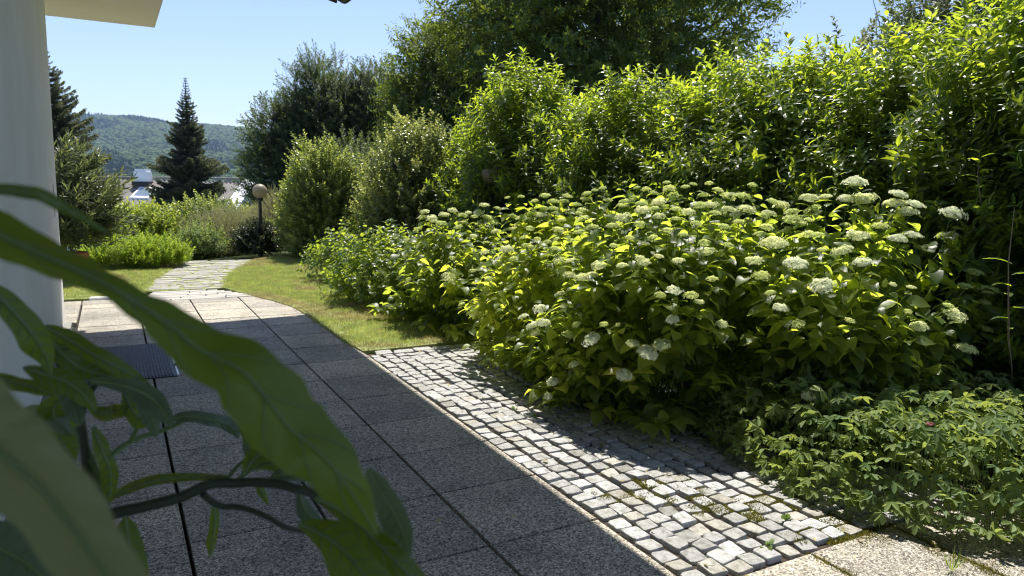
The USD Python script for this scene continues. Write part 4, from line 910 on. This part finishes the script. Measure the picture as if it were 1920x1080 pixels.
# ------------------------------------------------------------------ potted pepper plant close to the camera
g = np.random.default_rng(90)
root = at(150, 1010, .62); pot_c = np.array([root[0] - .02, root[1] + .02, 0.0])
PEP = thing("pepper_plant", "potted pepper plant with large drooping leaves close in front, bottom left", "pepper plant", pot_c)
part(PEP, "pot", lathe([(0, .0), (.13, .0), (.17, .28), (.155, .28), (.145, .25), (0, .25)], pot_c), M["terracotta"], smooth=40)
def blade(spine, name="leaf", mat="pepper_leaf", tilt=.5, fold=.12, ripple=.03, label=None):
    """a leaf from its midrib: (photo x, photo y, metres away, half width left, half width right in photo pixels)"""
    s = np.array(spine, float); n = len(s); u = np.linspace(0, n - 1, max(46, n * 6)); k = np.arange(n)
    from scipy.interpolate import PchipInterpolator
    q = PchipInterpolator(k, s)(u)
    P = np.array([at(*r_[:3]) for r_ in q]); t = unit(np.gradient(P, axis=0)); fwd = unit(P - [0, 0, EYE])
    side = unit(np.cross(t, fwd))                                   # across the blade, square to the line of sight
    cols = []
    for fr_ in (-1, -.66, -.33, 0, .33, .66, 1):
        w = np.where(fr_ < 0, q[:, 3], q[:, 4]) * q[:, 2] / PX_F * abs(fr_) * (1 + abs(fr_) * .05 * np.sin(u * 5.3 + fr_ * 1.3 + n))
        sg = np.sign(fr_)
        dep = math.tan(tilt) * sg * w + fold * w * 2 * (abs(fr_)) + ripple * np.sin(u * 4.1 + fr_ * 2) * w * abs(fr_) + .05 * w * np.sin((u / (n - 1) * 9 - abs(fr_) * .9) * 2 * np.pi) * (1 if fr_ else 0)
        cols.append(P + side * (sg * w)[:, None] + fwd * dep[:, None])
    V = np.stack(cols, 1); m_, c = V.shape[:2]; v = V.reshape(-1, 3); i, j = np.meshgrid(np.arange(m_ - 1), np.arange(c - 1), indexing="ij")
    f4 = np.stack([i * c + j, i * c + j + 1, (i + 1) * c + j + 1, (i + 1) * c + j], -1).reshape(-1, 4)
    p_ = part(PEP, name, (v, np.vstack([f4[:, [0, 1, 2]], f4[:, [0, 2, 3]]])), M[mat], smooth=True, label=label)
    vs = []
    for vi in range(1, 9):
        for half in ((3, 2, 1, 0), (3, 4, 5, 6)):
            pl = [V[min(int((vi / 9.5 + h_ * .033) * (m_ - 1)), m_ - 1), cI] - fwd[0] * .0004 for h_, cI in enumerate(half)]
            if np.linalg.norm(pl[-1] - pl[0]) > .006: vs.append(tube(pl, [.0006, .0005, .0004, .0002], 4))
    if vs and mat != "pepper_leaf_pale": part(p_, "side_veins", join(*vs), M["leaf_vein"], smooth=True)
    rib = tube(P - fwd * .0006, np.linspace(.0016, .0005, len(P)), 5); part(p_, "midrib", rib, M["leaf_vein"], smooth=True)
    return p_
def stalk(pl, r, name="stem", mat="pepper_stem"):
    P = np.array([at(*q) for q in pl]); from scipy.interpolate import PchipInterpolator
    k = np.arange(len(P)); P = PchipInterpolator(k, P)(np.linspace(0, len(P) - 1, len(P) * 5))
    part(PEP, name, tube(P, np.linspace(r[0], r[1], len(P)), 8), M[mat], smooth=True)
# the leaves, largest first
blade([(-140, 385, .30, 26, 26), (0, 440, .30, 40, 42), (80, 478, .30, 34, 33), (150, 508, .30, 28, 27), (205, 536, .30, 23, 24), (262, 572, .305, 28, 27), (312, 604, .31, 37, 38), (370, 653, .315, 47, 48), (452, 694, .32, 60, 60), (503, 751, .325, 70, 72), (545, 805, .33, 68, 70), (600, 848, .335, 58, 57), (645, 905, .34, 43, 42), (680, 957, .35, 24, 24), (706, 1004, .355, 2, 2)], tilt=.5, label="largest leaf hanging across the picture")
blade([(-150, 690, .22, 40, 50), (-85, 755, .22, 70, 75), (-15, 835, .22, 84, 84), (70, 908, .225, 74, 73), (165, 1030, .23, 66, 62), (245, 1145, .24, 48, 48), (310, 1240, .245, 4, 4)], mat="pepper_leaf_pale", tilt=-.35, label="pale blurred leaf nearest the lens")
blade([(45, 690, .50, 4, 4), (80, 700, .50, 18, 14), (125, 716, .505, 24, 20), (160, 745, .51, 16, 16), (178, 772, .515, 2, 2)], tilt=.4)
blade([(-10, 705, .53, 8, 8), (30, 718, .53, 14, 12), (70, 728, .53, 12, 12), (104, 742, .53, 2, 2)], tilt=.6)
blade([(108, 690, .56, 4, 4), (120, 725, .56, 16, 18), (140, 765, .56, 18, 16), (150, 800, .56, 2, 2)], mat="pepper_leaf_grey", tilt=-.4)
blade([(95, 640, .53, 4, 4), (118, 665, .53, 18, 16), (150, 690, .535, 20, 18), (190, 702, .54, 12, 10), (212, 708, .54, 2, 2)], tilt=.6)
blade([(20, 800, .60, 6, 6), (45, 785, .60, 24, 20), (80, 780, .60, 24, 22), (118, 800, .605, 14, 14), (132, 818, .61, 2, 2)], mat="pepper_leaf_pale", tilt=.3)
blade([(240, 715, .55, 3, 3), (262, 735, .55, 16, 14), (282, 775, .555, 18, 16), (292, 820, .56, 3, 3)], mat="pepper_leaf_grey", tilt=.7)
blade([(150, 880, .57, 3, 3), (160, 915, .57, 14, 14), (178, 955, .57, 14, 14), (188, 985, .57, 2, 2)], tilt=-.5)
blade([(475, 880, .63, 3, 3), (510, 868, .63, 14, 16), (548, 875, .635, 16, 18), (575, 895, .64, 2, 2)], tilt=.5)
blade([(505, 905, .62, 3, 3), (530, 890, .62, 12, 12), (560, 892, .625, 10, 12), (585, 905, .63, 2, 2)], mat="pepper_leaf_grey", tilt=.6)
blade([(-60, 350, .33, 6, 10), (10, 358, .33, 9, 14), (60, 362, .33, 12, 14), (120, 390, .34, 10, 12), (170, 418, .345, 6, 6), (200, 436, .35, 2, 2)], tilt=1.0, label="thin leaf seen edge on against the wall")
blade([(-40, 1010, .42, 40, 40), (40, 1050, .42, 45, 50), (100, 1100, .42, 40, 40), (130, 1150, .42, 5, 5)], mat="pepper_leaf_grey", tilt=.3)
blade([(-20, 540, .45, 14, 14), (30, 590, .46, 22, 26), (70, 640, .47, 28, 24), (90, 680, .48, 12, 10), (95, 700, .48, 2, 2)], tilt=.7)
blade([(85, 612, .55, 4, 4), (125, 635, .55, 22, 18), (175, 665, .55, 26, 18), (225, 692, .56, 22, 16), (262, 712, .57, 10, 8), (284, 724, .57, 1, 1)], tilt=.3)
blade([(170, 715, .52, 6, 6), (225, 722, .52, 12, 14), (270, 738, .53, 22, 20), (300, 762, .54, 22, 16), (322, 800, .54, 4, 4)], mat="pepper_leaf_grey", tilt=-.5, label="greyish leaf showing its underside")
blade([(130, 745, .60, 6, 6), (100, 770, .60, 26, 24), (110, 815, .61, 42, 40), (128, 845, .61, 24, 22), (142, 862, .61, 2, 2)], tilt=.25)
blade([(168, 765, .56, 4, 4), (195, 775, .56, 14, 14), (222, 768, .57, 16, 12), (236, 758, .57, 2, 2)], tilt=.3)
blade([(232, 735, .57, 3, 3), (245, 765, .57, 14, 16), (262, 785, .58, 18, 14), (288, 795, .58, 2, 2)], tilt=.3)
blade([(140, 800, .58, 3, 3), (162, 850, .58, 9, 9), (180, 910, .59, 12, 12), (193, 948, .59, 2, 2)], mat="pepper_leaf_grey", tilt=-.7)
blade([(175, 800, .575, 3, 3), (192, 845, .575, 14, 14), (207, 895, .58, 16, 14), (203, 945, .585, 3, 3)], tilt=.6)
blade([(205, 938, .6, 3, 3), (255, 912, .6, 8, 12), (320, 897, .61, 8, 10), (385, 894, .615, 6, 6), (432, 893, .62, 2, 2)], tilt=.9)
blade([(318, 790, .62, 3, 3), (350, 780, .62, 11, 10), (395, 786, .63, 12, 12), (430, 800, .64, 10, 14), (446, 822, .64, 2, 2)], mat="pepper_leaf_grey", tilt=.8)
blade([(448, 778, .64, 3, 3), (462, 800, .64, 14, 14), (470, 835, .645, 14, 12), (462, 868, .65, 2, 2)], mat="pepper_leaf_grey", tilt=-.4)
blade([(455, 890, .62, 3, 3), (490, 850, .62, 18, 24), (530, 835, .63, 26, 30), (575, 850, .64, 20, 20), (600, 872, .65, 2, 2)], tilt=.4)
blade([(402, 945, .66, 2, 2), (403, 975, .66, 9, 8), (398, 1012, .665, 10, 8), (393, 1044, .67, 1, 1)], tilt=.5)
blade([(478, 905, .66, 2, 2), (490, 922, .66, 7, 7), (502, 948, .67, 1, 1)], tilt=.3)
blade([(236, 968, .58, 3, 3), (240, 1005, .58, 22, 20), (252, 1045, .58, 24, 20), (266, 1090, .58, 10, 10), (268, 1105, .58, 1, 1)], tilt=.4)
blade([(560, 985, .5, 5, 5), (610, 1005, .5, 24, 34), (660, 1050, .5, 45, 60), (700, 1110, .5, 45, 50), (720, 1170, .5, 5, 5)], tilt=.25, label="dark leaf at the bottom edge")
blade([(690, 880, .48, 5, 5), (715, 925, .48, 24, 22), (745, 975, .485, 30, 22), (762, 1020, .49, 16, 12), (768, 1042, .49, 2, 2)], mat="pepper_leaf_grey", tilt=-.6, label="grey green leaf behind the tip of the largest leaf")
blade([(590, 935, .49, 4, 4), (650, 965, .49, 15, 17), (710, 1020, .48, 20, 24), (770, 1085, .47, 22, 26), (830, 1150, .47, 4, 4)], tilt=.8)
blade([(560, 925, .62, 3, 3), (575, 960, .62, 16, 14), (600, 985, .62, 10, 8), (610, 995, .62, 1, 1)], mat="pepper_leaf_grey", tilt=.3)
# stems
stalk([(150, 1300, .62), (165, 1100, .62), (190, 972, .60), (270, 950, .60), (340, 932, .605), (400, 906, .61), (455, 905, .62), (540, 912, .61), (600, 930, .56), (650, 962, .50)], (.0058, .0035))
stalk([(380, 926, .61), (430, 950, .63), (520, 980, .60), (600, 1000, .52)], (.003, .0022))
stalk([(190, 972, .60), (170, 930, .59), (160, 850, .58), (148, 770, .57), (120, 700, .55), (90, 640, .52)], (.0042, .0025))
stalk([(150, 790, .57), (165, 740, .56), (190, 715, .55), (235, 718, .53)], (.003, .002))
stalk([(205, 860, .58), (245, 828, .60), (310, 805, .62), (350, 785, .62)], (.0024, .0018), mat="green_stem")
stalk([(245, 828, .60), (262, 795, .59), (275, 780, .585)], (.002, .0014), mat="green_stem")
stalk([(420, 905, .615), (450, 870, .635), (462, 860, .65)], (.002, .0014), mat="green_stem")
stalk([(445, 900, .62), (490, 865, .625), (520, 845, .63)], (.002, .0014), mat="green_stem")
rb_ = at(150, 1300, .62); part(PEP, "stem", tube([rb_, rb_ * .5 + pot_c * .5 + [0, 0, .1], pot_c + [0, 0, .24]], [.0058, .006, .007], 8), M["pepper_stem"], smooth=True)
